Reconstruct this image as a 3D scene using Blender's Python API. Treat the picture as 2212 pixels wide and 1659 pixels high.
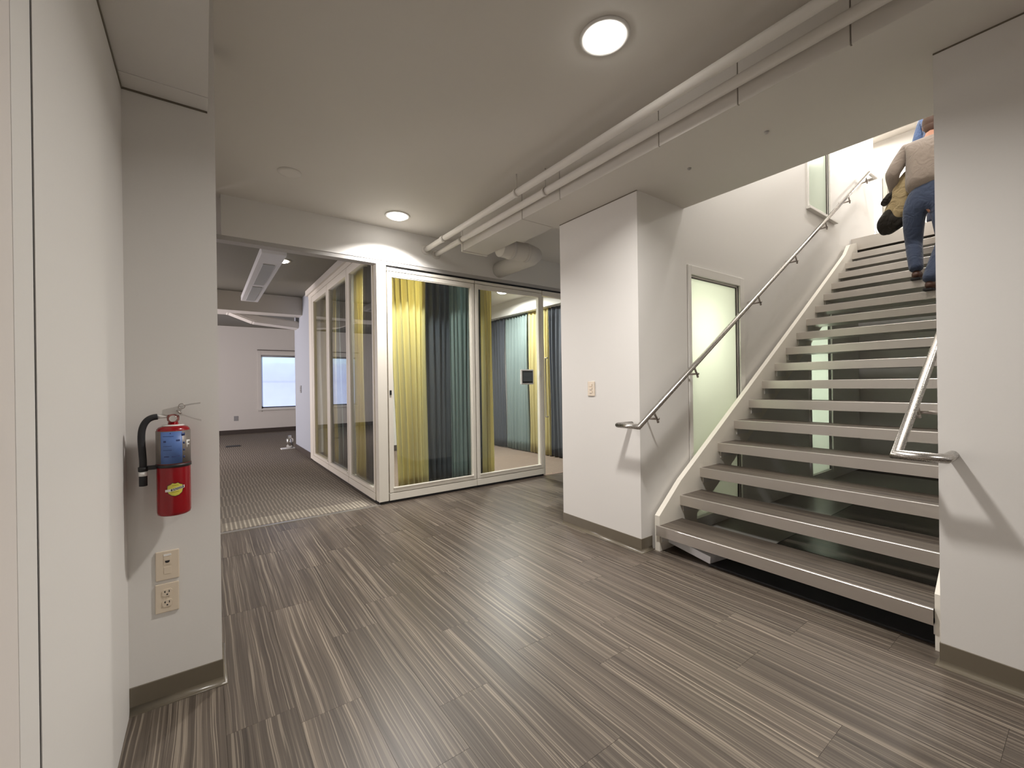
import bpy, bmesh, math, random
from mathutils import Vector, Matrix
random.seed(7)
S = bpy.context.scene
for o in list(bpy.data.objects):
    bpy.data.objects.remove(o)
COL = S.collection
PI = math.pi

# ------------------------------------------------------------------ camera
CAMZ = 1.266
F_PX, YAW, PITCH, ROLL = 922.57, 0.62464, -0.0003, -0.013895
def cam_axes():
    f = Vector((math.sin(YAW)*math.cos(PITCH), math.cos(YAW)*math.cos(PITCH), math.sin(PITCH)))
    r = Vector((math.cos(YAW), -math.sin(YAW), 0)); u = r.cross(f)
    return f, math.cos(ROLL)*r+math.sin(ROLL)*u, -math.sin(ROLL)*r+math.cos(ROLL)*u
f_, r_, u_ = cam_axes()
cd = bpy.data.cameras.new('camera'); cam = bpy.data.objects.new('camera', cd); COL.objects.link(cam)
cd.sensor_width = 36.0; cd.lens = 36.0*F_PX/2212; cd.clip_start = 0.03; cd.clip_end = 100
m3 = Matrix((r_, u_, -f_)).transposed()
cam.matrix_world = Matrix.Translation((0, 0, CAMZ)) @ m3.to_4x4()
S.camera = cam

# ------------------------------------------------------------------ view, world
S.view_settings.view_transform = 'Standard'; S.view_settings.look = 'None'
S.view_settings.gamma = 1.0; S.view_settings.use_curve_mapping = False
S.view_settings.exposure = 0.38
W = bpy.data.worlds.new('world'); S.world = W; W.use_nodes = True
W.node_tree.nodes['Background'].inputs[0].default_value = (0.55, 0.68, 1.0, 1)
W.node_tree.nodes['Background'].inputs[1].default_value = 0.6
S.cycles.max_bounces = 10; S.cycles.diffuse_bounces = 6; S.cycles.transparent_max_bounces = 24
S.cycles.sample_clamp_indirect = 6.0
WARM = (1.0, 0.962, 0.92)
def lamp(name, loc, power, radius=0.09, color=WARM, spread=170, kind='AREA', rot=(0, 0, 0)):
    l = bpy.data.lights.new(name, kind); o = bpy.data.objects.new(name, l); COL.objects.link(o)
    l.energy = power; l.color = color; o.location = loc; o.rotation_euler = rot
    if kind == 'AREA':
        l.shape = 'DISK'; l.size = radius*2; l.spread = math.radians(spread)
    else:
        l.shadow_soft_size = radius
    return o
CEIL = 2.95
for (x, y, p) in [(1.60, 1.41, 35), (1.58, 4.10, 36), (1.60, -1.30, 17), (1.60, -3.95, 20)]:
    lamp('hall_lamp', (x, y, CEIL-0.036), p, spread=136 if y > 3 else 141)
lamp('stair_lamp', (4.6, 1.25, 5.93), 42, 0.12)
lamp('stair_lamp', (6.9, 1.25, 5.93), 42, 0.12)
lamp('landing_lamp', (10.2, 0.3, 5.93), 125, 0.3, (1.0, 0.95, 0.88), 180)
lamp('landing_lamp', (10.2, 3.2, 5.93), 135, 0.3, (1.0, 0.95, 0.88), 180)
lamp('meeting_lamp', (4.15, 6.0, 2.80), 60)
lamp('meeting_lamp', (2.30, 5.45, 2.80), 62)  # unseen lamp added near the front glass to backlight the curtains
lamp('closet_lamp', (3.62, 2.55, 1.70), 17, 0.06, (1.0, 0.97, 0.86), kind='POINT')
lamp('closet_lamp', (6.1, 2.50, 1.4), 36, 0.06, (0.95, 1.0, 0.93), kind='POINT')
lamp('closet_lamp', (6.1, 2.44, 4.6), 16, 0.06, (0.95, 1.0, 0.9), kind='POINT')
# unseen fill lamp added by the left wall to brighten the carpeted room
d_ = lamp('carpet_room_fill', (-3.1, 9.5, 1.5), 165, 0.8, (1.0, 0.90, 0.90), 180, rot=(0, -math.pi/2, 0))

# ------------------------------------------------------------------ materials
def new_mat(name):
    m = bpy.data.materials.new(name); m.use_nodes = True
    return m, m.node_tree, m.node_tree.nodes['Principled BSDF']
def srgb(r, g, b):
    def c(v):
        v /= 255.0
        return v/12.92 if v <= 0.04045 else ((v+0.055)/1.055)**2.4
    return (c(r), c(g), c(b), 1)
def plain(name, col, rough=0.5, metal=0.0, noise=0.06, scale=30, bump=0.0, spec=0.5, coords='Object'):
    m, nt, p = new_mat(name); N, L = nt.nodes, nt.links
    tc = N.new('ShaderNodeTexCoord'); nz = N.new('ShaderNodeTexNoise')
    nz.inputs['Scale'].default_value = scale; nz.inputs['Detail'].default_value = 3
    L.new(tc.outputs[coords], nz.inputs['Vector'])
    mix = N.new('ShaderNodeMix'); mix.data_type = 'RGBA'
    lo = tuple(c*(1-noise) for c in col[:3])+(1,); hi = tuple(min(1, c*(1+noise)) for c in col[:3])+(1,)
    mix.inputs[6].default_value = lo; mix.inputs[7].default_value = hi
    L.new(nz.outputs['Fac'], mix.inputs[0]); L.new(mix.outputs[2], p.inputs['Base Color'])
    p.inputs['Roughness'].default_value = rough; p.inputs['Metallic'].default_value = metal
    p.inputs['Specular IOR Level'].default_value = spec
    if bump:
        b = N.new('ShaderNodeBump'); b.inputs['Strength'].default_value = bump; b.inputs['Distance'].default_value = 0.002
        L.new(nz.outputs['Fac'], b.inputs['Height']); L.new(b.outputs[0], p.inputs['Normal'])
    return m
def wood_mat(name, along='Y', vary=True, rough=0.37, tint=1.0):
    """grey-brown striated vinyl wood; the grain runs along one axis"""
    m, nt, p = new_mat(name); N, L = nt.nodes, nt.links
    tc = N.new('ShaderNodeTexCoord'); oi = N.new('ShaderNodeObjectInfo')
    rnd = N.new('ShaderNodeMath'); rnd.operation = 'MULTIPLY'; rnd.inputs[1].default_value = 173.0
    L.new(oi.outputs['Random'], rnd.inputs[0])
    cx = N.new('ShaderNodeCombineXYZ')
    for i in range(3): L.new(rnd.outputs[0], cx.inputs[i])
    add = N.new('ShaderNodeVectorMath'); add.operation = 'ADD'
    L.new(tc.outputs['Object'], add.inputs[0]); L.new(cx.outputs[0], add.inputs[1])
    wz = N.new('ShaderNodeTexNoise'); wz.inputs['Scale'].default_value = 1.0; wz.inputs['Detail'].default_value = 1
    wm = N.new('ShaderNodeMapping'); wm.inputs['Scale'].default_value = (9, 2.2, 1) if along == 'Y' else (2.2, 9, 1)
    L.new(add.outputs[0], wm.inputs[0]); L.new(wm.outputs[0], wz.inputs['Vector'])
    wo = N.new('ShaderNodeMath'); wo.operation = 'MULTIPLY_ADD'; wo.inputs[1].default_value = 0.022; wo.inputs[2].default_value = -0.011; L.new(wz.outputs['Fac'], wo.inputs[0])
    wc = N.new('ShaderNodeCombineXYZ'); L.new(wo.outputs[0], wc.inputs[0 if along == 'Y' else 1])
    wadd = N.new('ShaderNodeVectorMath'); wadd.operation = 'ADD'; L.new(add.outputs[0], wadd.inputs[0]); L.new(wc.outputs[0], wadd.inputs[1])
    add = wadd
    def streak(sx, sy, detail, dist=0.6):
        mp = N.new('ShaderNodeMapping')
        mp.inputs['Scale'].default_value = (sx, sy, 1) if along == 'Y' else (sy, sx, 1)
        L.new(add.outputs[0], mp.inputs[0])
        nz = N.new('ShaderNodeTexNoise'); nz.inputs['Scale'].default_value = 1.0
        nz.inputs['Detail'].default_value = detail; nz.inputs['Distortion'].default_value = dist
        nz.inputs['Roughness'].default_value = 0.55
        L.new(mp.outputs[0], nz.inputs['Vector']); return nz
    def ramp(src, stops):
        r = N.new('ShaderNodeValToRGB'); e = r.color_ramp.elements
        while len(e) < len(stops): e.new(0.5)
        for k, (pos, c) in enumerate(stops):
            e[k].position = pos; e[k].color = c
        L.new(src, r.inputs[0]); return r
    t = tint
    def C(r, g, b): 
        c = srgb(r, g, b); return (c[0]*t, c[1]*t, c[2]*t, 1)
    a = streak(46, 0.45, 3, 0.5); b = streak(150, 0.8, 4, 0.35); c = streak(11, 0.3, 2, 0.4)
    ra = ramp(a.outputs['Fac'], [(0.32, C(56, 49, 43)), (0.44, C(86, 77, 69)), (0.56, C(102, 92, 82)), (0.66, C(146, 134, 119))])
    rb = ramp(b.outputs['Fac'], [(0.37, C(50, 43, 38)), (0.46, C(88, 79, 70)), (0.55, C(100, 90, 81)), (0.62, C(190, 177, 158))])
    rc = ramp(c.outputs['Fac'], [(0.3, C(74, 66, 59)), (0.7, C(110, 99, 88))])
    m1 = N.new('ShaderNodeMix'); m1.data_type = 'RGBA'; m1.inputs[0].default_value = 0.5
    L.new(ra.outputs[0], m1.inputs[6]); L.new(rb.outputs[0], m1.inputs[7])
    m2 = N.new('ShaderNodeMix'); m2.data_type = 'RGBA'; m2.inputs[0].default_value = 0.3
    L.new(m1.outputs[2], m2.inputs[6]); L.new(rc.outputs[0], m2.inputs[7])
    hsv = N.new('ShaderNodeHueSaturation')
    if vary:
        mr = N.new('ShaderNodeMapRange'); mr.inputs[3].default_value = 0.86; mr.inputs[4].default_value = 1.13
        L.new(oi.outputs['Random'], mr.inputs[0]); L.new(mr.outputs[0], hsv.inputs['Value'])
    L.new(m2.outputs[2], hsv.inputs['Color']); L.new(hsv.outputs[0], p.inputs['Base Color'])
    p.inputs['Roughness'].default_value = rough; p.inputs['Specular IOR Level'].default_value = 0.42
    bp = N.new('ShaderNodeBump'); bp.inputs['Strength'].default_value = 0.12; bp.inputs['Distance'].default_value = 0.001
    L.new(b.outputs['Fac'], bp.inputs['Height']); L.new(bp.outputs[0], p.inputs['Normal'])
    return m
def carpet_mat(name, c0, c1, freq, along='Y', broken=True):
    m, nt, p = new_mat(name); N, L = nt.nodes, nt.links
    tc = N.new('ShaderNodeTexCoord'); sx = N.new('ShaderNodeSeparateXYZ'); L.new(tc.outputs['Object'], sx.inputs[0])
    u, v = ('X', 'Y') if along == 'Y' else ('Y', 'X')
    mul = N.new('ShaderNodeMath'); mul.operation = 'MULTIPLY'; mul.inputs[1].default_value = freq*2*PI
    L.new(sx.outputs[u], mul.inputs[0])
    # rows of dashes: each row of pile is shifted a little
    row = N.new('ShaderNodeMath'); row.operation = 'MULTIPLY'; row.inputs[1].default_value = 2.0; L.new(sx.outputs[v], row.inputs[0])
    fl = N.new('ShaderNodeMath'); fl.operation = 'FLOOR'; L.new(row.outputs[0], fl.inputs[0])
    sh = N.new('ShaderNodeMath'); sh.operation = 'MULTIPLY'; sh.inputs[1].default_value = 2.1 if broken else 0.0; L.new(fl.outputs[0], sh.inputs[0])
    ad = N.new('ShaderNodeMath'); L.new(mul.outputs[0], ad.inputs[0]); L.new(sh.outputs[0], ad.inputs[1])
    sn = N.new('ShaderNodeMath'); sn.operation = 'SINE'; L.new(ad.outputs[0], sn.inputs[0])
    mr = N.new('ShaderNodeMapRange'); mr.inputs[1].default_value = -0.2; mr.inputs[2].default_value = 0.9; L.new(sn.outputs[0], mr.inputs[0])
    nz = N.new('ShaderNodeTexNoise'); nz.inputs['Scale'].default_value = 1.0; nz.inputs['Detail'].default_value = 3
    mpn = N.new('ShaderNodeMapping'); mpn.inputs['Scale'].default_value = (22, 7, 1) if along == 'Y' else (7, 22, 1)
    L.new(tc.outputs['Object'], mpn.inputs[0]); L.new(mpn.outputs[0], nz.inputs['Vector'])
    pr = N.new('ShaderNodeMath'); pr.operation = 'MULTIPLY'; L.new(mr.outputs[0], pr.inputs[0]); L.new(nz.outputs['Fac'], pr.inputs[1])
    mix = N.new('ShaderNodeMix'); mix.data_type = 'RGBA'; mix.inputs[6].default_value = c0; mix.inputs[7].default_value = c1
    L.new(pr.outputs[0], mix.inputs[0])
    fz = N.new('ShaderNodeTexNoise'); fz.inputs['Scale'].default_value = 260; L.new(tc.outputs['Object'], fz.inputs['Vector'])
    m2 = N.new('ShaderNodeMix'); m2.data_type = 'RGBA'; m2.blend_type = 'MULTIPLY'; m2.inputs[0].default_value = 0.5
    L.new(mix.outputs[2], m2.inputs[6])
    L.new(fz.outputs['Color'], m2.inputs[7]); 
    gr = N.new('ShaderNodeMapRange'); gr.inputs[3].default_value = 0.6; gr.inputs[4].default_value = 1.4; L.new(fz.outputs['Fac'], gr.inputs[0])
    L.new(gr.outputs[0], m2.inputs[7])
    L.new(m2.outputs[2], p.inputs['Base Color'])
    p.inputs['Roughness'].default_value = 0.95; p.inputs['Specular IOR Level'].default_value = 0.1
    b = N.new('ShaderNodeBump'); b.inputs['Strength'].default_value = 0.4; b.inputs['Distance'].default_value = 0.004
    L.new(fz.outputs['Fac'], b.inputs['Height']); L.new(b.outputs[0], p.inputs['Normal'])
    return m
def glass_mat(name, tint=(0.93, 0.96, 0.95), r0=0.035, gain=0.9):
    m, nt, p = new_mat(name); N, L = nt.nodes, nt.links
    out = N['Material Output']; N.remove(p)
    tr = N.new('ShaderNodeBsdfTransparent'); tr.inputs[0].default_value = tint+(1,)
    gl = N.new('ShaderNodeBsdfGlossy'); gl.inputs['Roughness'].default_value = 0.01; gl.inputs[0].default_value = (1, 1, 1, 1)
    lw = N.new('ShaderNodeLayerWeight'); lw.inputs[0].default_value = 0.5
    pw = N.new('ShaderNodeMath'); pw.operation = 'POWER'; pw.inputs[1].default_value = 4.2; L.new(lw.outputs['Facing'], pw.inputs[0])
    ma = N.new('ShaderNodeMath'); ma.operation = 'MULTIPLY_ADD'; ma.inputs[1].default_value = gain; ma.inputs[2].default_value = r0
    L.new(pw.outputs[0], ma.inputs[0])
    mx = N.new('ShaderNodeMixShader'); L.new(ma.outputs[0], mx.inputs[0]); L.new(tr.outputs[0], mx.inputs[1]); L.new(gl.outputs[0], mx.inputs[2])
    L.new(mx.outputs[0], out.inputs[0]); return m
def frosted_mat(name, col, trans=0.55):
    m, nt, p = new_mat(name); N, L = nt.nodes, nt.links
    out = N['Material Output']
    p.inputs['Base Color'].default_value = col; p.inputs['Roughness'].default_value = 0.28
    tl = N.new('ShaderNodeBsdfTranslucent'); tl.inputs[0].default_value = col
    nz = N.new('ShaderNodeTexNoise'); nz.inputs['Scale'].default_value = 180
    bm_ = N.new('ShaderNodeBump'); bm_.inputs['Strength'].default_value = 0.05; L.new(nz.outputs['Fac'], bm_.inputs['Height'])
    L.new(bm_.outputs[0], p.inputs['Normal'])
    mx = N.new('ShaderNodeMixShader'); mx.inputs[0].default_value = trans
    L.new(p.outputs[0], mx.inputs[1]); L.new(tl.outputs[0], mx.inputs[2]); L.new(mx.outputs[0], out.inputs[0]); return m
def cloth_mat(name, col, trans=0.35, rough=0.85, weave=400, metal_sheen=0.2, creases=0.0):
    m, nt, p = new_mat(name); N, L = nt.nodes, nt.links
    out = N['Material Output']; tc = N.new('ShaderNodeTexCoord')
    nz = N.new('ShaderNodeTexNoise'); nz.inputs['Scale'].default_value = weave; L.new(tc.outputs['Object'], nz.inputs['Vector'])
    mr = N.new('ShaderNodeMix'); mr.data_type = 'RGBA'
    mr.inputs[6].default_value = tuple(c*0.8 for c in col[:3])+(1,); mr.inputs[7].default_value = tuple(min(1, c*1.2) for c in col[:3])+(1,)
    L.new(nz.outputs['Fac'], mr.inputs[0]); L.new(mr.outputs[2], p.inputs['Base Color'])
    p.inputs['Roughness'].default_value = rough; p.inputs['Sheen Weight'].default_value = metal_sheen
    p.inputs['Specular IOR Level'].default_value = 0.25
    b = N.new('ShaderNodeBump'); b.inputs['Strength'].default_value = 0.15; L.new(nz.outputs['Fac'], b.inputs['Height']); L.new(b.outputs[0], p.inputs['Normal'])
    if creases:
        cr = N.new('ShaderNodeTexNoise'); cr.inputs['Scale'].default_value = 9; cr.inputs['Detail'].default_value = 2; cr.inputs['Distortion'].default_value = 1.5
        L.new(tc.outputs['Object'], cr.inputs['Vector'])
        b2 = N.new('ShaderNodeBump'); b2.inputs['Strength'].default_value = creases; b2.inputs['Distance'].default_value = 0.04
        L.new(cr.outputs['Fac'], b2.inputs['Height']); L.new(b.outputs[0], b2.inputs['Normal']); L.new(b2.outputs[0], p.inputs['Normal'])
    if trans:
        tl = N.new('ShaderNodeBsdfTranslucent'); L.new(mr.outputs[2], tl.inputs[0])
        mx = N.new('ShaderNodeMixShader'); mx.inputs[0].default_value = trans
        L.new(p.outputs[0], mx.inputs[1]); L.new(tl.outputs[0], mx.inputs[2]); L.new(mx.outputs[0], out.inputs[0])
    return m
def brushed_mat(name, col, rough=0.32, axis=1):
    m, nt, p = new_mat(name); N, L = nt.nodes, nt.links
    tc = N.new('ShaderNodeTexCoord'); mp = N.new('ShaderNodeMapping')
    sc = [260, 260, 260]; sc[axis] = 4; mp.inputs['Scale'].default_value = sc
    L.new(tc.outputs['Object'], mp.inputs[0]); nz = N.new('ShaderNodeTexNoise'); nz.inputs['Scale'].default_value = 1
    nz.inputs['Detail'].default_value = 2
    L.new(mp.outputs[0], nz.inputs['Vector'])
    mr = N.new('ShaderNodeMapRange'); mr.inputs[3].default_value = rough*0.75; mr.inputs[4].default_value = rough*1.3
    L.new(nz.outputs['Fac'], mr.inputs[0]); L.new(mr.outputs[0], p.inputs['Roughness'])
    p.inputs['Base Color'].default_value = col; p.inputs['Metallic'].default_value = 1.0
    return m
def emit_mat(name, col, strength):
    m, nt, p = new_mat(name)
    p.inputs['Base Color'].default_value = (0.9, 0.9, 0.9, 1)
    p.inputs['Emission Color'].default_value = col; p.inputs['Emission Strength'].default_value = strength
    return m

M = {}
M['paint'] = plain('white_wall_paint', (0.70, 0.68, 0.65, 1), 0.55, noise=0.012, scale=120, bump=0.06, spec=0.35)
M['paint_pink'] = plain('faintly_pink_wall_paint', (0.68, 0.635, 0.60, 1), 0.55, noise=0.012, scale=120, bump=0.06, spec=0.35)
M['under'] = plain('grey_sealed_concrete', (0.30, 0.29, 0.27, 1), 0.3, noise=0.08, scale=6)
M['trim_grey'] = plain('grey_trim_paint', (0.40, 0.385, 0.37, 1), 0.6, noise=0.03)
M['ceil'] = plain('white_ceiling_paint', (0.66, 0.63, 0.585, 1), 0.7, noise=0.02, scale=1.4, spec=0.25)
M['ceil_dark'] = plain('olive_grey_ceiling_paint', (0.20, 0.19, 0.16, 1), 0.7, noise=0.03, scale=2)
M['bluegrey'] = plain('blue_grey_wall_paint', (0.40, 0.43, 0.49, 1), 0.6, noise=0.02, scale=40)
M['white_metal'] = plain('white_painted_metal', (0.72, 0.70, 0.66, 1), 0.4, noise=0.02)
M['frame'] = plain('cream_powder_coat', (0.78, 0.74, 0.66, 1), 0.38, noise=0.015, scale=60)
M['black'] = plain('black_plastic', (0.012, 0.012, 0.013, 1), 0.45, noise=0.1)
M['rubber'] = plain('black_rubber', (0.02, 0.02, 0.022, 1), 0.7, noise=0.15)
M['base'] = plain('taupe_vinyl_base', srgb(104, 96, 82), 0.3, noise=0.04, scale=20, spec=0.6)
M['base_dark'] = plain('dark_vinyl_base', srgb(70, 62, 58), 0.45, noise=0.04, scale=20)
M['wood'] = wood_mat('striated_vinyl_plank', 'Y', True, 0.37, 0.84)
M['tread_wood'] = wood_mat('striated_vinyl_tread', 'Y', True, 0.48, 0.72)
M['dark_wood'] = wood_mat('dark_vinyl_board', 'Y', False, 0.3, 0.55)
M['slab'] = plain('floor_underlay', srgb(70, 60, 54), 0.6, noise=0.1, scale=8)
M['carpet'] = carpet_mat('striped_taupe_carpet', srgb(108, 101, 94), srgb(158, 149, 135), 28)
M['carpet_pale'] = carpet_mat('pale_striped_carpet', srgb(122, 115, 105), srgb(196, 187, 170), 28)
M['carpet_in'] = carpet_mat('fine_lined_beige_carpet', srgb(122, 107, 96), srgb(162, 146, 132), 30, 'X')
M['steel'] = brushed_mat('brushed_stainless', (0.68, 0.645, 0.61, 1), 0.36, 1)
M['rail'] = brushed_mat('brushed_stainless_rail', (0.50, 0.475, 0.445, 1), 0.26, 0)
M['rail_dark'] = brushed_mat('brushed_bracket_steel', (0.40, 0.36, 0.33, 1), 0.4, 0)
M['chrome'] = brushed_mat('chrome', (0.75, 0.75, 0.74, 1), 0.12, 2)
M['lever'] = brushed_mat('plated_lever_steel', (0.60, 0.58, 0.56, 1), 0.5, 0)
M['alum'] = brushed_mat('aluminium_strip', (0.62, 0.60, 0.56, 1), 0.35, 0)
M['glass'] = glass_mat('clear_glass')
M['glass_side'] = glass_mat('clear_glass_side', (0.86, 0.88, 0.86), 0.05, 0.9)
M['frost'] = frosted_mat('frosted_green_glass', (0.82, 0.86, 0.79, 1), 0.65)
M['yellow'] = cloth_mat('chartreuse_curtain', srgb(226, 216, 162), 0.5)
M['slate'] = cloth_mat('slate_curtain', srgb(84, 88, 96), 0.25)
M['teal'] = cloth_mat('teal_grey_curtain', srgb(146, 162, 160), 0.35)
M['lens'] = emit_mat('lit_lens', (1.0, 0.96, 0.9, 1), 18)
M['lens_dim'] = emit_mat('lit_lens_dim', (1.0, 0.95, 0.88, 1), 9)
M['diffuser'] = plain('grey_perforated_diffuser', (0.36, 0.37, 0.37, 1), 0.5, noise=0.1, scale=200)
M['fixture'] = plain('pale_fixture_metal', (0.66, 0.66, 0.68, 1), 0.45, noise=0.02)
M['red'] = plain('red_enamel', srgb(140, 10, 22), 0.22, noise=0.05, scale=12)
M['red_dull'] = plain('pinkish_brass_valve', srgb(150, 96, 92), 0.4, 0.4, noise=0.15, scale=60)
M['silver_label'] = plain('silver_label', srgb(126, 118, 112), 0.4, 0.3, noise=0.1, scale=150)
M['blue_label'] = plain('blue_instruction_label', srgb(86, 116, 176), 0.45, noise=0.08, scale=90)
M['navy'] = plain('navy_print', srgb(44, 60, 110), 0.5)
M['white'] = plain('white_plastic', (0.78, 0.77, 0.74, 1), 0.4, noise=0.02)
M['ivory'] = plain('ivory_plastic', srgb(214, 200, 180), 0.38, noise=0.015)
M['foam'] = plain('white_foam_board', (0.80, 0.80, 0.82, 1), 0.8, noise=0.02, scale=300, bump=0.05)
M['emblem'] = plain('yellow_print', srgb(206, 196, 78), 0.45)
M['screen'] = plain('dark_screen', srgb(88, 94, 98), 0.15, noise=0.05)
M['grey_plastic'] = plain('grey_plastic', (0.3, 0.3, 0.31, 1), 0.45)
M['sweater'] = cloth_mat('taupe_sweater', srgb(136, 124, 114), 0, weave=250, creases=0.32)
M['denim'] = cloth_mat('blue_denim', srgb(62, 72, 94), 0, weave=500, creases=0.5)
M['denim_dark'] = cloth_mat('dark_trousers', srgb(46, 50, 66), 0, weave=500)
M['blue_shirt'] = cloth_mat('blue_shirt', srgb(74, 92, 126), 0, weave=400, creases=0.5)
M['skin'] = plain('skin', srgb(190, 140, 118), 0.5, noise=0.06, scale=40)
M['hair'] = plain('brown_hair', srgb(86, 62, 50), 0.6, noise=0.3, scale=120)
M['leather'] = plain('brown_leather', srgb(82, 54, 42), 0.45, noise=0.2, scale=50)
M['tan'] = cloth_mat('tan_jacket_cloth', srgb(160, 142, 106), 0, weave=300, creases=0.8)
M['jacket_dark'] = cloth_mat('black_brown_jacket_cloth', srgb(38, 34, 28), 0, weave=300, creases=0.8)
# roller shade glowing with daylight: soft horizontal bands of the sash behind it
def shade_mat():
    m, nt, p = new_mat('daylit_roller_shade'); N, L = nt.nodes, nt.links
    tc = N.new('ShaderNodeTexCoord'); sx = N.new('ShaderNodeSeparateXYZ'); L.new(tc.outputs['Object'], sx.inputs[0])
    r = N.new('ShaderNodeValToRGB'); e = r.color_ramp.elements
    stops = [(0.0, (0.46, 0.58, 0.95, 1)), (0.48, (0.41, 0.53, 0.92, 1)), (0.505, (0.30, 0.40, 0.78, 1)), (0.53, (0.38, 0.50, 0.90, 1)), (0.85, (0.44, 0.60, 0.95, 1)), (0.88, (0.50, 0.74, 1.0, 1)), (1.0, (0.50, 0.74, 1.0, 1))]
    while len(e) < len(stops): e.new(0.5)
    for k, (a, c) in enumerate(stops): e[k].position = a; e[k].color = c
    mr = N.new('ShaderNodeMapRange'); mr.inputs[1].default_value = 0.66; mr.inputs[2].default_value = 2.16
    L.new(sx.outputs['Z'], mr.inputs[0]); L.new(mr.outputs[0], r.inputs[0])
    nz = N.new('ShaderNodeTexNoise'); nz.inputs['Scale'].default_value = 5; L.new(tc.outputs['Object'], nz.inputs['Vector'])
    mm = N.new('ShaderNodeMapRange'); mm.inputs[3].default_value = 0.66; mm.inputs[4].default_value = 0.88; L.new(nz.outputs['Fac'], mm.inputs[0])
    L.new(r.outputs[0], p.inputs['Emission Color']); L.new(mm.outputs[0], p.inputs['Emission Strength'])
    p.inputs['Base Color'].default_value = (0.7, 0.75, 0.85, 1)
    return m
M['shade'] = shade_mat()

# ------------------------------------------------------------------ mesh helpers
def v3(*a): return Vector(a)
def bx(bm, x0, x1, y0, y1, z0, z1, bev=0.0, mi=0):
    x0, x1 = min(x0, x1), max(x0, x1); y0, y1 = min(y0, y1), max(y0, y1); z0, z1 = min(z0, z1), max(z0, z1)
    vs = [bm.verts.new((x, y, z)) for x in (x0, x1) for y in (y0, y1) for z in (z0, z1)]
    fs = [(0, 1, 3, 2), (4, 6, 7, 5), (0, 4, 5, 1), (2, 3, 7, 6), (0, 2, 6, 4), (1, 5, 7, 3)]
    faces = [bm.faces.new([vs[i] for i in f]) for f in fs]
    for f in faces: f.material_index = mi
    if bev:
        es = set(e for f in faces for e in f.edges)
        bmesh.ops.bevel(bm, geom=list(es), offset=bev, segments=2, affect='EDGES', profile=0.6)
def prism(bm, pts, axis, a0, a1, bev=0.0):
    """polygon pts (2d) extruded along axis 0/1/2 between a0 and a1"""
    def P(p, a):
        return {0: (a, p[0], p[1]), 1: (p[0], a, p[1]), 2: (p[0], p[1], a)}[axis]
    A = [bm.verts.new(P(p, a0)) for p in pts]; B = [bm.verts.new(P(p, a1)) for p in pts]
    n = len(pts); fs = [bm.faces.new(A), bm.faces.new(B[::-1])]
    for i in range(n): fs.append(bm.faces.new([A[i], B[i], B[(i+1) % n], A[(i+1) % n]]))
    bmesh.ops.recalc_face_normals(bm, faces=fs)
    if bev:
        es = set(e for f in fs for e in f.edges)
        bmesh.ops.bevel(bm, geom=list(es), offset=bev, segments=2, affect='EDGES')
def tube(bm, pts, r, seg=16, caps=True):
    """swept round tube with mitred corners; r a number or one radius per point"""
    pts = [Vector(p) for p in pts]; n = len(pts)
    rr = r if isinstance(r, (list, tuple)) else [r]*n
    rings = []
    t0 = (pts[1]-pts[0]).normalized()
    up = Vector((0, 0, 1)) if abs(t0.z) < 0.9 else Vector((1, 0, 0))
    side = t0.cross(up).normalized(); up = side.cross(t0).normalized()
    prev = t0
    for i in range(n):
        if i == 0: d_in = d_out = (pts[1]-pts[0]).normalized()
        elif i == n-1: d_in = d_out = (pts[i]-pts[i-1]).normalized()
        else: d_in, d_out = (pts[i]-pts[i-1]).normalized(), (pts[i+1]-pts[i]).normalized()
        q = prev.rotation_difference(d_in); side = q @ side; up = q @ up; prev = d_in
        nrm = (d_in+d_out).normalized(); ring = []
        for k in range(seg):
            a = 2*PI*k/seg; off = side*math.cos(a)*rr[i]+up*math.sin(a)*rr[i]
            s = -off.dot(nrm)/max(0.25, d_in.dot(nrm)); ring.append(bm.verts.new(pts[i]+off+d_in*s))
        rings.append(ring)
    for i in range(n-1):
        for k in range(seg):
            f = bm.faces.new([rings[i][k], rings[i][(k+1) % seg], rings[i+1][(k+1) % seg], rings[i+1][k]]); f.smooth = True
    if caps:
        bm.faces.new(rings[0][::-1]); bm.faces.new(rings[-1])
def lathe(bm, prof, c, axis=2, seg=32, mi=0):
    """profile [(r, h)] around an axis through c"""
    rings = []
    for (r, h) in prof:
        ring = []
        for k in range(seg):
            a = 2*PI*k/seg; u, v = r*math.cos(a), r*math.sin(a)
            p = {2: (u, v, h), 1: (u, h, v), 0: (h, u, v)}[axis]
            ring.append(bm.verts.new((c[0]+p[0], c[1]+p[1], c[2]+p[2])))
        rings.append(ring)
    fs = []
    for i in range(len(rings)-1):
        for k in range(seg):
            f = bm.faces.new([rings[i][k], rings[i][(k+1) % seg], rings[i+1][(k+1) % seg], rings[i+1][k]]); f.smooth = True; fs.append(f)
    fs.append(bm.faces.new(rings[0])); fs.append(bm.faces.new(rings[-1]))
    for f in fs: f.material_index = mi
    bmesh.ops.recalc_face_normals(bm, faces=fs)
def obj(name, bm, mat, parent=None, fix=True):
    if fix: bmesh.ops.recalc_face_normals(bm, faces=bm.faces[:])
    me = bpy.data.meshes.new(name); bm.to_mesh(me); bm.free()
    for m in (mat if isinstance(mat, (list, tuple)) else [mat]): me.materials.append(M[m])
    o = bpy.data.objects.new(name, me); COL.objects.link(o)
    if parent is not None:
        o.parent = parent; o.matrix_parent_inverse = parent_world(parent).inverted()
    return o
def parent_world(p):
    m = p.matrix_basis.copy()
    if p.parent is not None: m = parent_world(p.parent) @ p.matrix_parent_inverse @ m
    return m
def B(): return bmesh.new()
def box(name, mat, parent, *a, bev=0.0):
    bm = B(); bx(bm, *a, bev=bev); return obj(name, bm, mat, parent)
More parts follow.
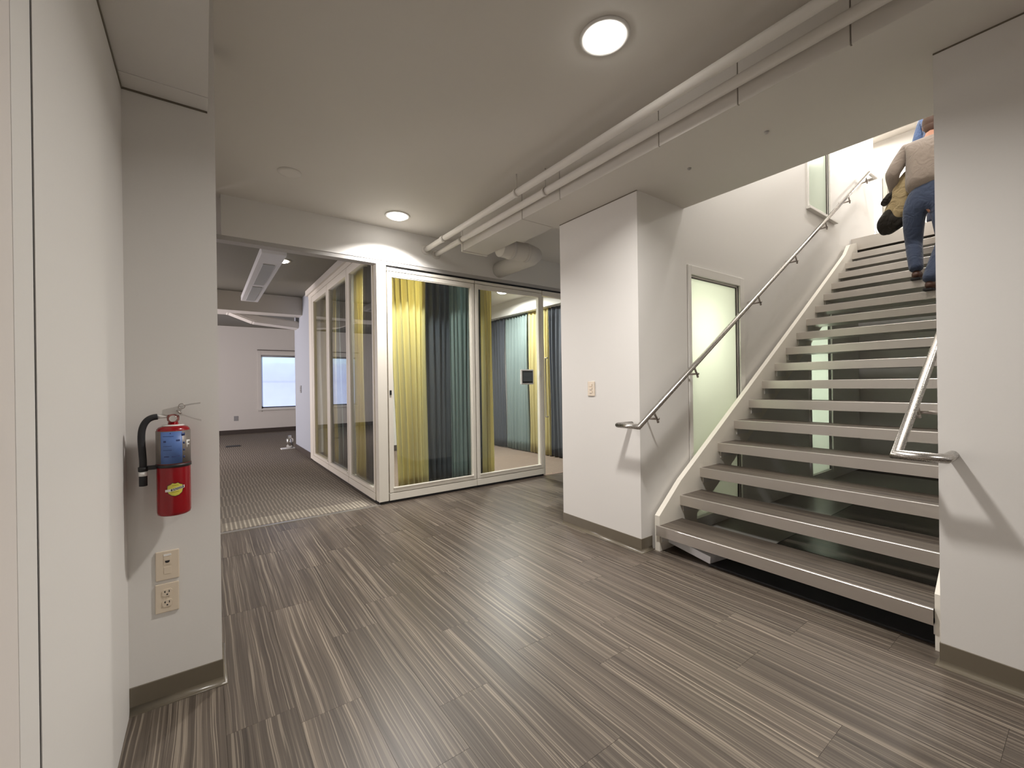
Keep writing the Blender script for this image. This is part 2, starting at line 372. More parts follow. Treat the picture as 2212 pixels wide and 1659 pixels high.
def tag(o, label, cat, group=None, kind=None):
    o['label'] = label; o['category'] = cat
    if group: o['group'] = group
    if kind: o['kind'] = kind
    return o
def thing(name, label, cat, loc=(0, 0, 0), group=None, kind=None):
    o = bpy.data.objects.new(name, None); o.empty_display_size = 0.05; COL.objects.link(o); o.location = loc
    return tag(o, label, cat, group, kind)
def struct(o, label, cat): return tag(o, label, cat, None, 'structure')
def sbox(name, mat, label, cat, *a, bev=0.0):
    return struct(box(name, mat, None, *a, bev=bev), label, cat)
def holed(bm, axis, a0, a1, u0, u1, z0, z1, holes):
    """wall slab across axis (0: normal x, 1: normal y) with rectangular holes (u0,u1,z0,z1)"""
    us = sorted(set([u0, u1]+[h[0] for h in holes]+[h[1] for h in holes])); zs = sorted(set([z0, z1]+[h[2] for h in holes]+[h[3] for h in holes]))
    for i in range(len(us)-1):
        run = None
        for j in range(len(zs)-1):
            cu, cz = (us[i]+us[i+1])/2, (zs[j]+zs[j+1])/2
            solid = not any(h[0] < cu < h[1] and h[2] < cz < h[3] for h in holes)
            if solid:
                if axis == 1: bx(bm, us[i], us[i+1], a0, a1, zs[j], zs[j+1])
                else: bx(bm, a0, a1, us[i], us[i+1], zs[j], zs[j+1])
    bmesh.ops.remove_doubles(bm, verts=bm.verts[:], dist=1e-5)
    dup = {}
    for f in bm.faces:
        dup.setdefault(tuple(sorted(v.index for v in f.verts)), []).append(f)
    bm.verts.index_update(); dup = {}
    for f in bm.faces: dup.setdefault(tuple(sorted(v.index for v in f.verts)), []).append(f)
    kill = [f for fs in dup.values() if len(fs) > 1 for f in fs]
    bmesh.ops.delete(bm, geom=kill, context='FACES_ONLY')

# ================================================================== SETTING
# key planes
XL, YP = -0.249, 2.224              # left wall face, face of the pier with the extinguisher
XR, YC = 2.615, 2.015               # face of right wall and pilaster, side face of the pilaster (stair wall)
YG, XG = 4.53, 1.514                # front and side glass of the meeting room
SOF = 2.69                          # underside of the dropped beam
YST, YSTR = 2.03, 0.43              # left and right faces of the stairwell

# ---- hall floor: slab with every plank on it
floor = sbox('floor', 'slab', 'grey brown wood look vinyl plank floor of the hall', 'floor', -0.35, 7.6, -5.0, 4.492, -0.12, -0.006)
PWD, PLN = 0.2286, 0.98
PHASE = {-3: .4, -2: .9, -1: 1.78, 0: 2.284, 1: 1.54, 2: 2.0, 3: 2.62, 4: 2.318, 5: 1.551, 6: .956, 7: 1.19, 8: 1.9, 9: .6}
full = None
for k in range(-4, 18):
    xa, xb = 0.509+PWD*k, 0.509+PWD*(k+1)
    ph = PHASE.get(k, random.random()*PLN) % PLN
    for (ya, yb, xlo, xhi) in ((-1.0, 4.490, XL-0.05, 2.72), (0.44, 2.02, 2.72, 3.24), (2.87, 4.490, 2.72, 4.6)):
        x0, x1 = max(xa, xlo), min(xb, xhi)
        if x1-x0 < 0.004: continue
        n = math.floor((ya-ph)/PLN)
        while ph+n*PLN < yb:
            y0, y1 = max(ya, ph+n*PLN), min(yb, ph+(n+1)*PLN); n += 1
            if y1-y0 < 0.01: continue
            # planks covered by the pier and the pilaster stop at their faces
            if x1 < 0.05 and y0 > 2.3: continue
            dz = random.uniform(-0.0005, 0.0)
            whole = abs((x1-x0)-PWD) < 1e-6 and abs((y1-y0)-PLN) < 1e-6
            if whole and full is not None:
                o = bpy.data.objects.new('plank', full); COL.objects.link(o)
            else:
                bm = B(); hw, hl = (x1-x0)/2-0.0004, (y1-y0)/2-0.0004
                bx(bm, -hw, hw, -hl, hl, -0.0055, 0)
                o = obj('plank', bm, 'wood')
                if whole: full = o.data
            o.parent = floor; o.location = ((x0+x1)/2, (y0+y1)/2, dz)

struct(box('floor', 'under', None, 3.24, 7.3, 0.43, 2.03, -0.1, -0.001), 'plain grey floor under the open staircase', 'floor')
carpet = struct(box('carpet_floor', 'carpet', None, -3.2, 1.60, 4.497, 13.9, -0.12, 0.001), 'striped taupe carpet of the dim room behind the opening', 'carpet')
tag(box('threshold_strip', 'alum', None, 0.04, 1.50, 4.475, 4.515, -0.002, 0.005, bev=0.002), 'thin metal strip between plank floor and striped carpet', 'threshold')
ce = box('carpet_band', 'carpet_pale', None, 0.12, 1.40, 4.54, 4.80, -0.003, 0.0035)  # strip with the carpet's stripes in a paler tone
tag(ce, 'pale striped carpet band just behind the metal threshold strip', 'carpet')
struct(box('meeting_room_floor', 'carpet_in', None, 1.60, 5.05, 4.497, 8.10, -0.12, 0.001), 'beige fine lined carpet inside the glass meeting room', 'carpet')

# ---- ceilings
ceil = B()
def slab_with_hole(bm, x0, x1, y0, y1, z0, z1):
    bx(bm, x0, x1, y0, y1, z0, z1)
slab_with_hole(ceil, -0.4, 2.9, -5.0, 3.09, CEIL, CEIL+0.2)
bx(ceil, -0.4, 6.2, 3.09, 4.62, CEIL+0.007, CEIL+0.2)
struct(obj('ceiling', ceil, 'ceil'), 'flat off white ceiling of the hall', 'ceiling')
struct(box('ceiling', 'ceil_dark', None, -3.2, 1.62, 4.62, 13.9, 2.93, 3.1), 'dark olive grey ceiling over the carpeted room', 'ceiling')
struct(box('ceiling', 'ceil', None, 1.45, 5.1, 4.61, 8.15, 2.84, 3.0), 'beige ceiling inside the glass meeting room', 'ceiling')

# ---- left wall with its panel joint, pier, soffit
wl = B()
bx(wl, XL-0.12, XL, 1.147, 2.5, 0, CEIL)
struct(obj('wall_left', wl, 'paint'), 'white painted wall at the left edge of the hall', 'wall')
sbox('trim_1', 'paint', 'white upright trim board beside the dark joint in the left wall', 'trim', XL-0.12, XL+0.002, 1.028, 1.127, 0, CEIL, bev=0.002)
sbox('trim_4', 'black', 'dark recessed joint between the left wall and the trim board', 'trim', XL-0.12, XL-0.0015, 1.1265, 1.1475, 0, CEIL)
sbox('wall_near', 'paint_pink', 'white wall beyond the upright trim board at the very left', 'wall', XL-0.12, XL+0.001, -5.0, 1.028, 0, CEIL)
sbox('wall_pier', 'paint', 'white pier carrying the red extinguisher', 'wall', XL-0.12, 0.05, YP, 2.55, 0, SOF-0.2)
sof = B()
bx(sof, XL-0.12, 0.026, 2.118, 2.6, 2.441, CEIL, bev=0.002)
bx(sof, XL-0.12, 0.026, -5.0, 2.116, 2.443, CEIL)
bx(sof, 0.0, 0.05, YP+0.004, 2.6, 2.4405, CEIL)
struct(obj('ceiling_soffit', sof, 'paint'), 'white boxed soffit above the pier and left wall', 'ceiling')
wlb = B(); bx(wlb, 0.00, 0.05, 2.55, 4.49, 0, CEIL); 
struct(obj('wall_left_passage', wlb, 'paint'), 'white wall running back from the pier to the carpet', 'wall')

sbox('joint_shade_1', 'base', 'dark strip coloured as the shadow gap between the left wall and the boxed soffit', 'trim', XL-0.01, XL+0.004, -1.0, YP, 2.434, 2.4435)  # this and the next strips put the shade of narrow joints into colour
sbox('joint_shade_2', 'base', 'dark strip coloured as the shadow gap between the pier and the boxed soffit', 'trim', XL, 0.024, YP-0.004, YP+0.01, 2.434, 2.4415)
sbox('joint_shade_3', 'base', 'dark strip coloured as the shadow gap between the right wall and the dropped beam', 'trim', XR-0.002, XR+0.01, -5.0, YSTR, SOF-0.007, SOF+0.002)
sbox('joint_shade_4', 'base', 'dark strip coloured as the shadow gap between the pilaster and the dropped beam', 'trim', XR-0.002, XR+0.01, YC, 2.86, SOF-0.007, SOF+0.002)
def cove_base(name, label, pts, mat='base', h=0.103, parent=None):
    """vinyl cove base with a toe, run along a floor path; the room lies to the left of the path"""
    prof = [(0.0, 0.0), (0.019, 0.0), (0.0185, 0.003)]+[(0.0035+0.0145*(1-math.sin(a)), 0.003+0.024*(1-math.cos(a))) for a in [0.15*PI/2*k for k in range(1, 7)]]+[(0.0035, 0.029), (0.0035, h-0.002), (0.002, h), (0.0, h)]
    bm = B(); n = len(pts); rings = []
    for i in range(n):
        p = Vector(pts[i]+(0,)) if len(pts[i]) == 2 else Vector(pts[i])
        d0 = (Vector(pts[i])-Vector(pts[i-1])).normalized() if i > 0 else None
        d1 = (Vector(pts[i+1])-Vector(pts[i])).normalized() if i < n-1 else None
        if d0 is None: d0 = d1
        if d1 is None: d1 = d0
        n0, n1 = Vector((-d0.y, d0.x)), Vector((-d1.y, d1.x)); b = (n0+n1).normalized(); s = 1/max(0.3, b.dot(n0))
        rings.append([bm.verts.new((p.x+b.x*s*q[0], p.y+b.y*s*q[0], q[1])) for q in prof])
    for i in range(n-1):
        m = len(prof)
        for k in range(m):
            f = bm.faces.new([rings[i][k], rings[i][(k+1) % m], rings[i+1][(k+1) % m], rings[i+1][k]]); f.smooth = 2 <= k <= 8
    bm.faces.new(rings[0]); bm.faces.new(rings[-1])
    return struct(obj(name, bm, mat), label, 'baseboard')
cove_base('baseboard_pier', 'taupe vinyl baseboard at the foot of the extinguisher pier', [(0.05, 2.56), (0.05, YP), (XL, YP)])
cove_base('baseboard_right', 'taupe vinyl baseboard along the near right wall', [(XR, -5.0), (XR, YSTR), (XR+0.1, YSTR)])

# ---- pilaster between hall and stairs, stairwell walls
pil = B()
bx(pil, XR, 3.25, YC, 2.86, 0, SOF)
struct(obj('wall_center', pil, 'paint'), 'white pilaster with light switch left of the staircase', 'wall')
cove_base('baseboard_center', 'taupe vinyl baseboard around the foot of the white pilaster', [(2.742, YC), (XR, YC), (XR, 2.86), (3.25, 2.86)])
D1 = (3.315, 4.135, 0.075, 2.165); D2 = (5.80, 6.46, 0.10, 2.12); U1 = (5.80, 6.46, 3.30, 5.3)
ws = B(); holed(ws, 1, YST, YST+0.10, 3.25, 7.52, 0, 6.0, [D1, D2, U1])
struct(obj('wall_stair', ws, 'paint'), 'tall white stairwell wall behind the left handrail', 'wall')
ws = B(); bx(ws, 7.52, 8.44, YST+0.035, YST+0.14, 0, 6.0); 
struct(obj('wall_landing', ws, 'paint'), 'white wall beside the top of the stairs', 'wall')
wr = B(); bx(wr, XR, 8.6, 0.30, YSTR, 0, 6.0); bx(wr, XR, XR+0.12, -5.0, 0.30, 0, CEIL); 
struct(obj('wall_right', wr, 'paint'), 'large near white wall on the right of the staircase', 'wall')
sbox('wall_back', 'paint', 'white wall closing the hall behind the viewer', 'wall', -0.4, 2.8, -5.12, -5.0, 0, CEIL)
# closets behind the frosted panels
cl = B()
bx(cl, 3.25, 7.6, 2.80, 2.86, 0, 6.0); bx(cl, 3.25, 3.28, 2.13, 2.80, 0, 6.0); bx(cl, 4.9, 4.94, 2.13, 2.80, 0, 6.0); bx(cl, 7.56, 7.6, 2.17, 2.80, 0, 6.0)
bx(cl, 3.28, 7.56, 2.13, 2.80, -0.003, 0.02); bx(cl, 3.28, 7.56, 2.13, 2.80, 2.95, 3.15); bx(cl, 3.28, 7.56, 2.13, 2.80, 5.9, 6.0)
struct(obj('wall_closet', cl, 'paint'), 'white back wall of the lit space behind the frosted glass', 'wall')
# upper floor
up = B()
bx(up, 3.14, 3.22, YSTR, YST, SOF+0.005, 6.0)
struct(obj('wall_upper', up, 'paint'), 'white wall above the lower edge of the stair opening', 'wall')
struct(box('ceiling', 'ceil', None, 3.1, 13, -2.0, 5.0, 6.0, 6.15), 'white ceiling high above the stairs and landing', 'ceiling')
lf = B(); bx(lf, 7.292, 13.0, -2.0, 5.0, 3.03, 3.19)
struct(obj('landing_floor', lf, 'tread_wood'), 'floor of the bright upper landing', 'floor')
sbox('trim_2', 'steel', 'metal fascia at the edge of the upper landing', 'trim', 7.275, 7.29, YSTR+0.01, YST+0.03, 3.03, 3.195)
lw = B(); bx(lw, 11.0, 11.1, -2.0, 5.0, 3.19, 6.0); bx(lw, 7.3, 13, -2.1, -2.0, 3.19, 6.0); bx(lw, 8.44, 13, 5.0, 5.1, 3.19, 6.0); bx(lw, 8.40, 8.46, 2.17, 5.0, 3.19, 6.0)
struct(obj('wall_landing_far', lw, 'paint'), 'bright white wall at the back of the upper landing', 'wall')
sbox('wall_under_landing', 'paint', 'dim wall closing the space under the stairs', 'wall', 7.6, 7.7, YSTR, YST+0.04, 0, 3.03)
ld = thing('door_3', 'pale door in the bright upper landing behind the rail end', 'door', (10.98, 2.95, 3.19), kind='structure')
box('door_panel', 'white', ld, 10.95, 10.99, 2.55, 3.35, 3.19, 5.25, bev=0.004)
box('door_frame', 'ceil_dark', ld, 10.965, 11.0, 2.47, 2.55, 3.19, 5.33); box('door_frame', 'ceil_dark', ld, 10.965, 11.0, 3.35, 3.43, 3.19, 5.33)
box('door_frame', 'ceil_dark', ld, 10.965, 11.0, 2.55, 3.35, 5.25, 5.33)
tube_bm = B(); tube(tube_bm, [(10.95, 2.64, 4.2), (10.90, 2.64, 4.2), (10.90, 2.75, 4.2)], 0.011, 10); obj('handle', tube_bm, 'chrome', ld)

# ---- dropped beam over the pilaster and stair edge, its side boarded with panels
beam = struct(box('ceiling_beam', 'ceil', None, 2.262, 3.22, -5.0, 2.93, SOF, CEIL+0.1), 'wide white dropped beam above the stair opening', 'beam')
ys = [-5.0, -1.2, -0.45, 0.28, 0.62, 1.093, 1.564, 2.45, 2.93]
for a, b in zip(ys[:-1], ys[1:]):
    box('panel', 'ceil', beam, 2.246, 2.262, a+0.003, b-0.003, SOF-0.001, CEIL-0.002, bev=0.0015)

# ---- header over the opening and the glass
hd = B(); bx(hd, 0.135, 6.2, 4.49, 4.61, 2.602, CEIL+0.02, bev=0.002); bx(hd, 0.0, 0.135, 4.60, 4.66, 2.58, CEIL+0.02)
struct(obj('wall_header', hd, 'paint'), 'white header wall above the carpet opening and glass partition', 'wall')
sbox('trim_3', 'trim_grey', 'grey trim along the underside of the header', 'trim', 0.06, 6.2, 4.496, 4.605, 2.562, 2.602)
sbox('wall_corridor_end', 'paint', 'white wall closing the passage behind the pilaster', 'wall', 6.0, 6.1, 2.86, 4.6, 0, CEIL)

# ---- carpeted room
far = B()
WIN = [(1.30, 2.40, 0.68, 2.17), (-0.86, -0.16, 0.68, 2.17)]
holed(far, 1, 13.8, 13.95, -3.2, 3.2, 0, 3.1, WIN)
struct(obj('wall_far', far, 'paint'), 'dim wall with a shaded window at the back of the carpeted room', 'wall')
bw = B(); bx(bw, -3.2, 3.2, 13.785, 13.80, 0.001, 0.12); struct(obj('baseboard_far', bw, 'base_dark'), 'dark baseboard under the shaded window', 'baseboard')
sbox('wall_carpet_left', 'paint', 'unlit wall on the left of the carpeted room', 'wall', -3.3, -3.2, 2.5, 14.0, 0, 3.1)
sbox('wall_carpet_front', 'paint', 'unlit wall behind the extinguisher pier', 'wall', -3.2, 0.0, 4.40, 4.49, 0, 3.1)
dw = B(); bx(dw, XG-0.01, XG+0.12, 8.06, 9.62, 0, 2.93)
struct(obj('wall_bluegrey', dw, 'bluegrey'), 'blue grey wall continuing past the side glass', 'wall')
bw = B(); bx(bw, XG-0.022, XG-0.01, 8.06, 9.62, 0.001, 0.11); struct(obj('baseboard_bluegrey', bw, 'base_dark'), 'dark baseboard under the blue grey wall', 'baseboard')
rw = B(); bx(rw, 3.1, 3.2, 9.5, 13.9, 0, 3.1); bx(rw, XG+0.1, 3.2, 9.55, 9.62, 0, 3.1); struct(obj('wall_carpet_right', rw, 'paint'), 'unlit wall right of the shaded window', 'wall')
box_c2 = B(); bx(box_c2, 1.60, 3.2, 9.62, 13.9, -0.12, 0.001); struct(obj('carpet_floor', box_c2, 'carpet'), 'striped carpet in front of the shaded window', 'carpet')
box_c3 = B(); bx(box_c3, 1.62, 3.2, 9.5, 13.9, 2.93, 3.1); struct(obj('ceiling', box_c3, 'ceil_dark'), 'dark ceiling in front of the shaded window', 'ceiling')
sbox('ceiling_beam', 'ceil', 'grey downstand beam across the carpeted room ceiling', 'beam', -3.2, XG+0.05, 8.75, 9.1, 2.60, 2.94)
def window(n, x0, x1, z0, z1, label):
    w = thing('window_%d' % n, label, 'window', ((x0+x1)/2, 13.8, z0), kind='structure')
    t = 0.09
    fr = B(); bx(fr, x0-t, x0, 13.775, 13.80, z0-t, z1+t, bev=0.003); bx(fr, x1, x1+t, 13.775, 13.80, z0-t, z1+t, bev=0.003)
    bx(fr, x0, x1, 13.775, 13.80, z1, z1+t, bev=0.003); bx(fr, x0-t-0.02, x1+t+0.02, 13.74, 13.80, z0-0.06, z0-0.02, bev=0.003)
    obj('casing', fr, 'paint', w)
    sa = B(); bx(sa, x0, x0+0.05, 13.84, 13.88, z0, z1); bx(sa, x1-0.05, x1, 13.84, 13.88, z0, z1); bx(sa, x0, x1, 13.84, 13.88, z0, z0+0.05); bx(sa, x0, x1, 13.84, 13.88, z1-0.05, z1)
    bx(sa, x0, x1, 13.845, 13.875, (z0+z1)/2-0.03, (z0+z1)/2+0.03); obj('sash', sa, 'white', w)
    box('shade', 'shade', w, x0+0.035, x1-0.035, 13.815, 13.82, z0+0.035, z1-0.05)
    rl = B(); tube(rl, [(x0+0.01, 13.80, z1-0.03), (x1-0.01, 13.80, z1-0.03)], 0.026, 12); obj('roller', rl, 'grey_plastic', w)
    box('shade_bar', 'rubber', w, x0+0.03, x1-0.03, 13.808, 13.825, z0+0.012, z0+0.037)
    box('head_rail', 'base_dark', w, x0-t, x1+t, 13.765, 13.80, z1+t+0.04, z1+t+0.056)
window(1, *WIN[0], 'far window with a blue daylit roller shade')
window(2, *WIN[1], 'second shaded window whose image shows in the side glass')

# ---- meeting room shell
sbox('wall_meeting_back', 'paint', 'white back wall of the meeting room seen past the yellow curtain', 'wall', XG+0.02, 5.1, 8.05, 8.06, 0, 2.9)
sbox('wall_meeting_right', 'paint', 'white right wall of the meeting room behind the curtains', 'wall', 5.02, 5.12, 4.6, 8.06, 0, 2.9)
sbox('ceiling_beam', 'paint', 'pale valance above the curtains inside the meeting room', 'beam', 4.72, 5.02, 4.62, 8.05, 2.575, 2.845)
sbox('baseboard_meeting', 'base_dark', 'dark baseboard on the meeting room back wall', 'baseboard', XG+0.05, 5.0, 8.035, 8.05, 0.001, 0.11)

# ================================================================== FROSTED PANELS
def frosted(name, label, cat, d, casing_bottom=True, sill=False):
    x0, x1, z0, z1 = d
    w = thing(name, label, cat, ((x0+x1)/2, YST, z0), kind='structure')
    t = 0.075; y0 = YST-0.018
    fr = B(); bx(fr, x0-t*0.6, x0, y0, YST+0.01, z0, z1+t, bev=0.003); bx(fr, x1, x1+t, y0, YST+0.01, z0, z1+t, bev=0.003)
    bx(fr, x0, x1, y0, YST+0.01, z1, z1+t, bev=0.003)
    bx(fr, x0-0.002, x0+0.016, YST+0.01, YST+0.09, z0, z1); bx(fr, x1-0.014, x1+0.002, YST+0.01, YST+0.09, z0, z1); bx(fr, x0, x1, YST+0.01, YST+0.09, z1-0.014, z1+0.002)
    if casing_bottom: bx(fr, x0, x1, YST-0.01, YST+0.09, z0-0.002, z0+0.03)
    obj('frame', fr, 'white_metal', w)
    box('pane', 'frost', w, x0+0.016, x1-0.02, YST+0.022, YST+0.032, z0+0.03, z1-0.02)
    gk = B(); bx(gk, x1-0.020, x1-0.013, YST+0.012, YST+0.036, z0+0.03, z1-0.014); bx(gk, x0+0.016, x1-0.014, YST+0.012, YST+0.036, z1-0.021, z1-0.013); obj('gasket', gk, 'base_dark', w)
    if sill: box('sill', 'white_metal', w, x0-0.05, x1+0.19, YST-0.045, YST+0.02, z0-0.03, z0+0.004, bev=0.004)
    return w
frosted('door_1', 'frosted green glass panel crossed by the left handrail', 'door', D1)
frosted('door_2', 'frosted glass panel glimpsed between the treads under the stairs', 'door', D2)
frosted('window_3', 'upper frosted glass panel with a ledge high on the stair wall', 'window', U1, sill=True)

# ================================================================== STAIRCASE
K = list(range(17))
XN = [2.724, 3.019, 3.299, 3.577, 3.856, 4.134, 4.407, 4.682, 4.951, 5.215, 5.491, 5.746, 6.01, 6.256, 6.516, 6.754, 7.002]
ZN = [.178, .381, .564, .749, .919, 1.08, 1.260, 1.436, 1.606, 1.779, 1.943, 2.108, 2.276, 2.451, 2.607, 2.778, 2.933]
def smooth(v):
    # least squares quadratic through the surveyed nosings
    n = len(v); s = [sum(k**p for k in K) for p in range(5)]; t = [sum(v[k]*k**p for k in K) for p in range(3)]
    A = Matrix(((s[0], s[1], s[2]), (s[1], s[2], s[3]), (s[2], s[3], s[4]))); c = A.inverted() @ Vector(t)
    return [c[0]+c[1]*k+c[2]*k*k for k in K]
XN, ZN = smooth(XN), smooth(ZN)
YI0, YI1 = 0.472, 1.950            # clear width between stringers
stair = thing('staircase', 'open riser staircase with white stringers and metal edged wood treads', 'staircase', (2.75, 1.2, 0))
for k in K:
    x, z = XN[k], ZN[k]
    run = (XN[k+1]-x if k < 16 else 0.27)
    t = box('tread', 'tread_wood', stair, x+0.014, x+run+0.022, YI0, YI1, z-0.045, z-0.0015)
    prof = [(x, z-0.075), (x, z-0.002), (x+0.002, z), (x+0.016, z), (x+0.016, z-0.003), (x+0.005, z-0.003), (x+0.005, z-0.070), (x+0.05, z-0.070), (x+0.05, z-0.075)]
    bm = B(); ye = YI1 + (0.022 if k == 0 else 0)
    prism(bm, [(p[0], p[1]) for p in prof], 1, YI0, YI1)
    if k == 0: bx(bm, x, x+0.004, YI1, YI1+0.016, z-0.075, z)
    obj('nosing', bm, 'steel', t)
    bm = B(); prism(bm, [(x+0.05, z-0.075), (x+0.05, z-0.070), (x+run+0.02, z-0.070), (x+run+0.02, z-0.045), (x+run+0.025, z-0.045), (x+run+0.025, z-0.075)], 1, YI0, YI1)
    obj('pan', bm, 'steel', t)
    for ya, yb in ((YI1-0.006, YI1), (YI0, YI0+0.006)): box('bracket', 'white_metal', t, x+0.04, x+run-0.02, ya, yb, z-0.13, z-0.075)
# stringers follow the nosing line
topz = [(2.745, 0.262)]+[(XN[k]+0.02, ZN[k]+0.115) for k in range(1, 16)]+[(6.93, 3.035), (7.20, 3.11)]
lowz = [(7.28, 2.80)]+[(XN[k], ZN[k]-0.352) for k in range(15, 2, -1)]+[(3.247, 0.19), (3.247, 0.0)]
for (ya, yb) in ((1.95, 1.99), (YSTR+0.016, YI0-0.002)):
    bm = B(); prism(bm, [(2.745, 0.0)]+topz+lowz, 1, ya, yb); obj('stringer', bm, 'frame', stair)
dark_sheet = tag(box('shade_sheet', 'rubber', None, 2.80, 3.30, YI0+0.01, 1.60, 0.0, 0.012, bev=0.003), 'flat black sheet added to darken the shaded void under the lowest tread', 'shade sheet')  # black sheet added so the void below the tread reads as deep shade
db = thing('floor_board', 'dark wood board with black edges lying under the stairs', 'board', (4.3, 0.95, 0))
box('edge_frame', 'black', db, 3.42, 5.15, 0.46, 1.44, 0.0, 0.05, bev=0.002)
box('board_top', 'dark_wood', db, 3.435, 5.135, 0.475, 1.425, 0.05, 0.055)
# white foam slab tilted under the first tread
fb = B(); bx(fb, -0.10, 0.10, -0.19, 0.19, -0.026, 0.026, bev=0.003)
fo = tag(obj('foam_slab', fb, 'foam'), 'white foam slab tilted on the floor under the lowest tread', 'slab')
fo.location = (2.930, 1.765, 0.052); fo.rotation_euler = (math.radians(5.5), 0, math.radians(-8))

# ================================================================== HANDRAILS
def handrail(label, yr, xb, zb, slope, x_end, yc, ywall, side, bracket_x, ret_top):
    L_ = thing('handrail', label, 'handrail', (xb, yr, zb))
    path = [(XR, yc, zb), (xb, yc, zb), (xb, yr, zb), (x_end, yr, zb+slope*(x_end-xb))]
    ze = path[-1][2]
    if ret_top: path += [(x_end+0.30, yr, ze+0.005), (x_end+0.30, ywall, ze+0.005)]
    bm = B(); tube(bm, path, 0.020, 20); obj('rail', bm, 'rail', L_)
    s = 1 if side == 'left' else -1
    for bxx in bracket_x:
        zr = zb+slope*(bxx-xb)
        bm = B()
        tube(bm, [(bxx-0.01, yr, zr-0.015), (bxx+0.035, yr, zr-0.082)], 0.008, 10)
        tube(bm, [(bxx+0.036, yr-s*0.012, zr-0.070), (bxx+0.036, ywall-s*0.006, zr-0.072)], 0.0085, 10)
        tube(bm, [(bxx+0.032, yr, zr-0.074), (bxx+0.042, yr, zr-0.098)], 0.0085, 10)
        lathe(bm, [(0.030, 0), (0.030, 0.006), (0.012, 0.008)], (bxx+0.036, ywall-s*0.009, zr-0.072), 1, 18)
        obj('bracket', bm, 'rail_dark', L_)
    return L_
handrail('brushed steel handrail climbing the left stairwell wall', 1.915, 2.474, 0.952, 0.6247, 7.62, 2.092, YST, 'left',
         [2.655, 3.185, 4.285, 5.13, 5.99, 6.79, 7.50], True)
handrail('brushed steel handrail at the right with its bent end on the near wall', 0.54, 2.474, 0.932, 0.645, 7.62, 0.385, YSTR, 'right',
         [2.84, 3.7, 4.6, 5.5, 6.4, 7.3], False)

# ================================================================== GLASS PARTITIONS
FZ0, FZ1 = 0.03, 2.535
def module_y(root, x0, x1, y):
    """framed module facing -Y between x0 and x1"""
    t = 0.046
    bm = B()
    bx(bm, x0+0.006, x0+t, y-0.035, y+0.035, 0.112, 2.496, bev=0.002); bx(bm, x1-t, x1-0.006, y-0.035, y+0.035, 0.112, 2.496, bev=0.002)
    bx(bm, x0+t, x1-t, y-0.035, y+0.035, 0.112, 0.15, bev=0.002); bx(bm, x0+t, x1-t, y-0.035, y+0.035, 2.45, 2.496, bev=0.002)
    f = obj('panel_frame', bm, 'frame', root)
    box('glass_pane', 'glass', f, x0+t-0.004, x1-t+0.004, y-0.006, y+0.006, 0.146, 2.454)
    bm = B(); bx(bm, x0+t, x1-t, y-0.046, y-0.02, 0.15, 0.166, bev=0.004); bx(bm, x0+t, x0+t+0.012, y-0.03, y-0.01, 0.166, 2.44); bx(bm, x1-t-0.012, x1-t, y-0.03, y-0.01, 0.166, 2.44); bx(bm, x0+t, x1-t, y-0.03, y-0.01, 2.44, 2.45)
    obj('glazing_bead', bm, 'frame', f)
    box('bottom_rail', 'frame', root, x0+0.004, x1-0.004, y-0.04, y+0.035, FZ0, 0.105, bev=0.002)
    box('head_rail', 'frame', root, x0+0.004, x1-0.004, y-0.04, y+0.035, 2.502, FZ1, bev=0.002)
gp = thing('glass_partition', 'cream framed front glass wall with coloured curtains behind it', 'partition', (2.65, YG, 0))
module_y(gp, 1.600, 2.695, YG); module_y(gp, 2.695, 3.762, YG)
box('corner_post', 'frame', gp, XG-0.024, 1.592, YG-0.04, YG+0.06, FZ0, 2.562, bev=0.003)
box('joint_backing', 'black', gp, 1.600, 3.76, YG+0.012, YG+0.03, 0.100, 0.116)
box('joint_backing', 'black', gp, 1.600, 3.76, YG+0.012, YG+0.03, 2.493, 2.506)
box('joint_backing', 'black', gp, 2.688, 2.702, YG+0.0, YG+0.03, 0.03, 2.535)
box('plinth', 'black', gp, XG-0.01, 3.765, YG-0.02, YG+0.03, 0.002, FZ0)
box('head_track', 'black', gp, 1.594, 5.0, YG-0.022, YG+0.035, FZ1, 2.562)
box('door_head', 'frame', gp, 3.77, 5.0, YG-0.04, YG+0.035, 2.470, FZ1, bev=0.002)
box('lock', 'black', gp, 1.616, 1.638, YG-0.042, YG-0.036, 1.165, 1.215, bev=0.002)
gd = thing('glass_door', 'frameless glass door with a long pull handle left of the pilaster', 'door', (4.3, YG, 0))
box('glass_pane', 'glass', gd, 3.80, 4.86, YG-0.006, YG+0.006, 0.012, 2.465)
box('edge_frame', 'frame', gd, 3.772, 3.80, YG-0.022, YG+0.022, 0.012, 2.465, bev=0.003)
bm = B(); tube(bm, [(3.885, YG+0.006, 1.62), (3.885, YG+0.055, 1.62), (3.885, YG+0.055, 0.80), (3.885, YG+0.006, 0.80)], 0.009, 10); obj('handle', bm, 'rail_dark', gd)
gs = thing('glass_partition', 'cream framed side glass wall facing the carpeted room', 'partition', (XG, 6.2, 0))
yb = [4.60, 5.64, 6.72, 7.80]
ZT = 2.775
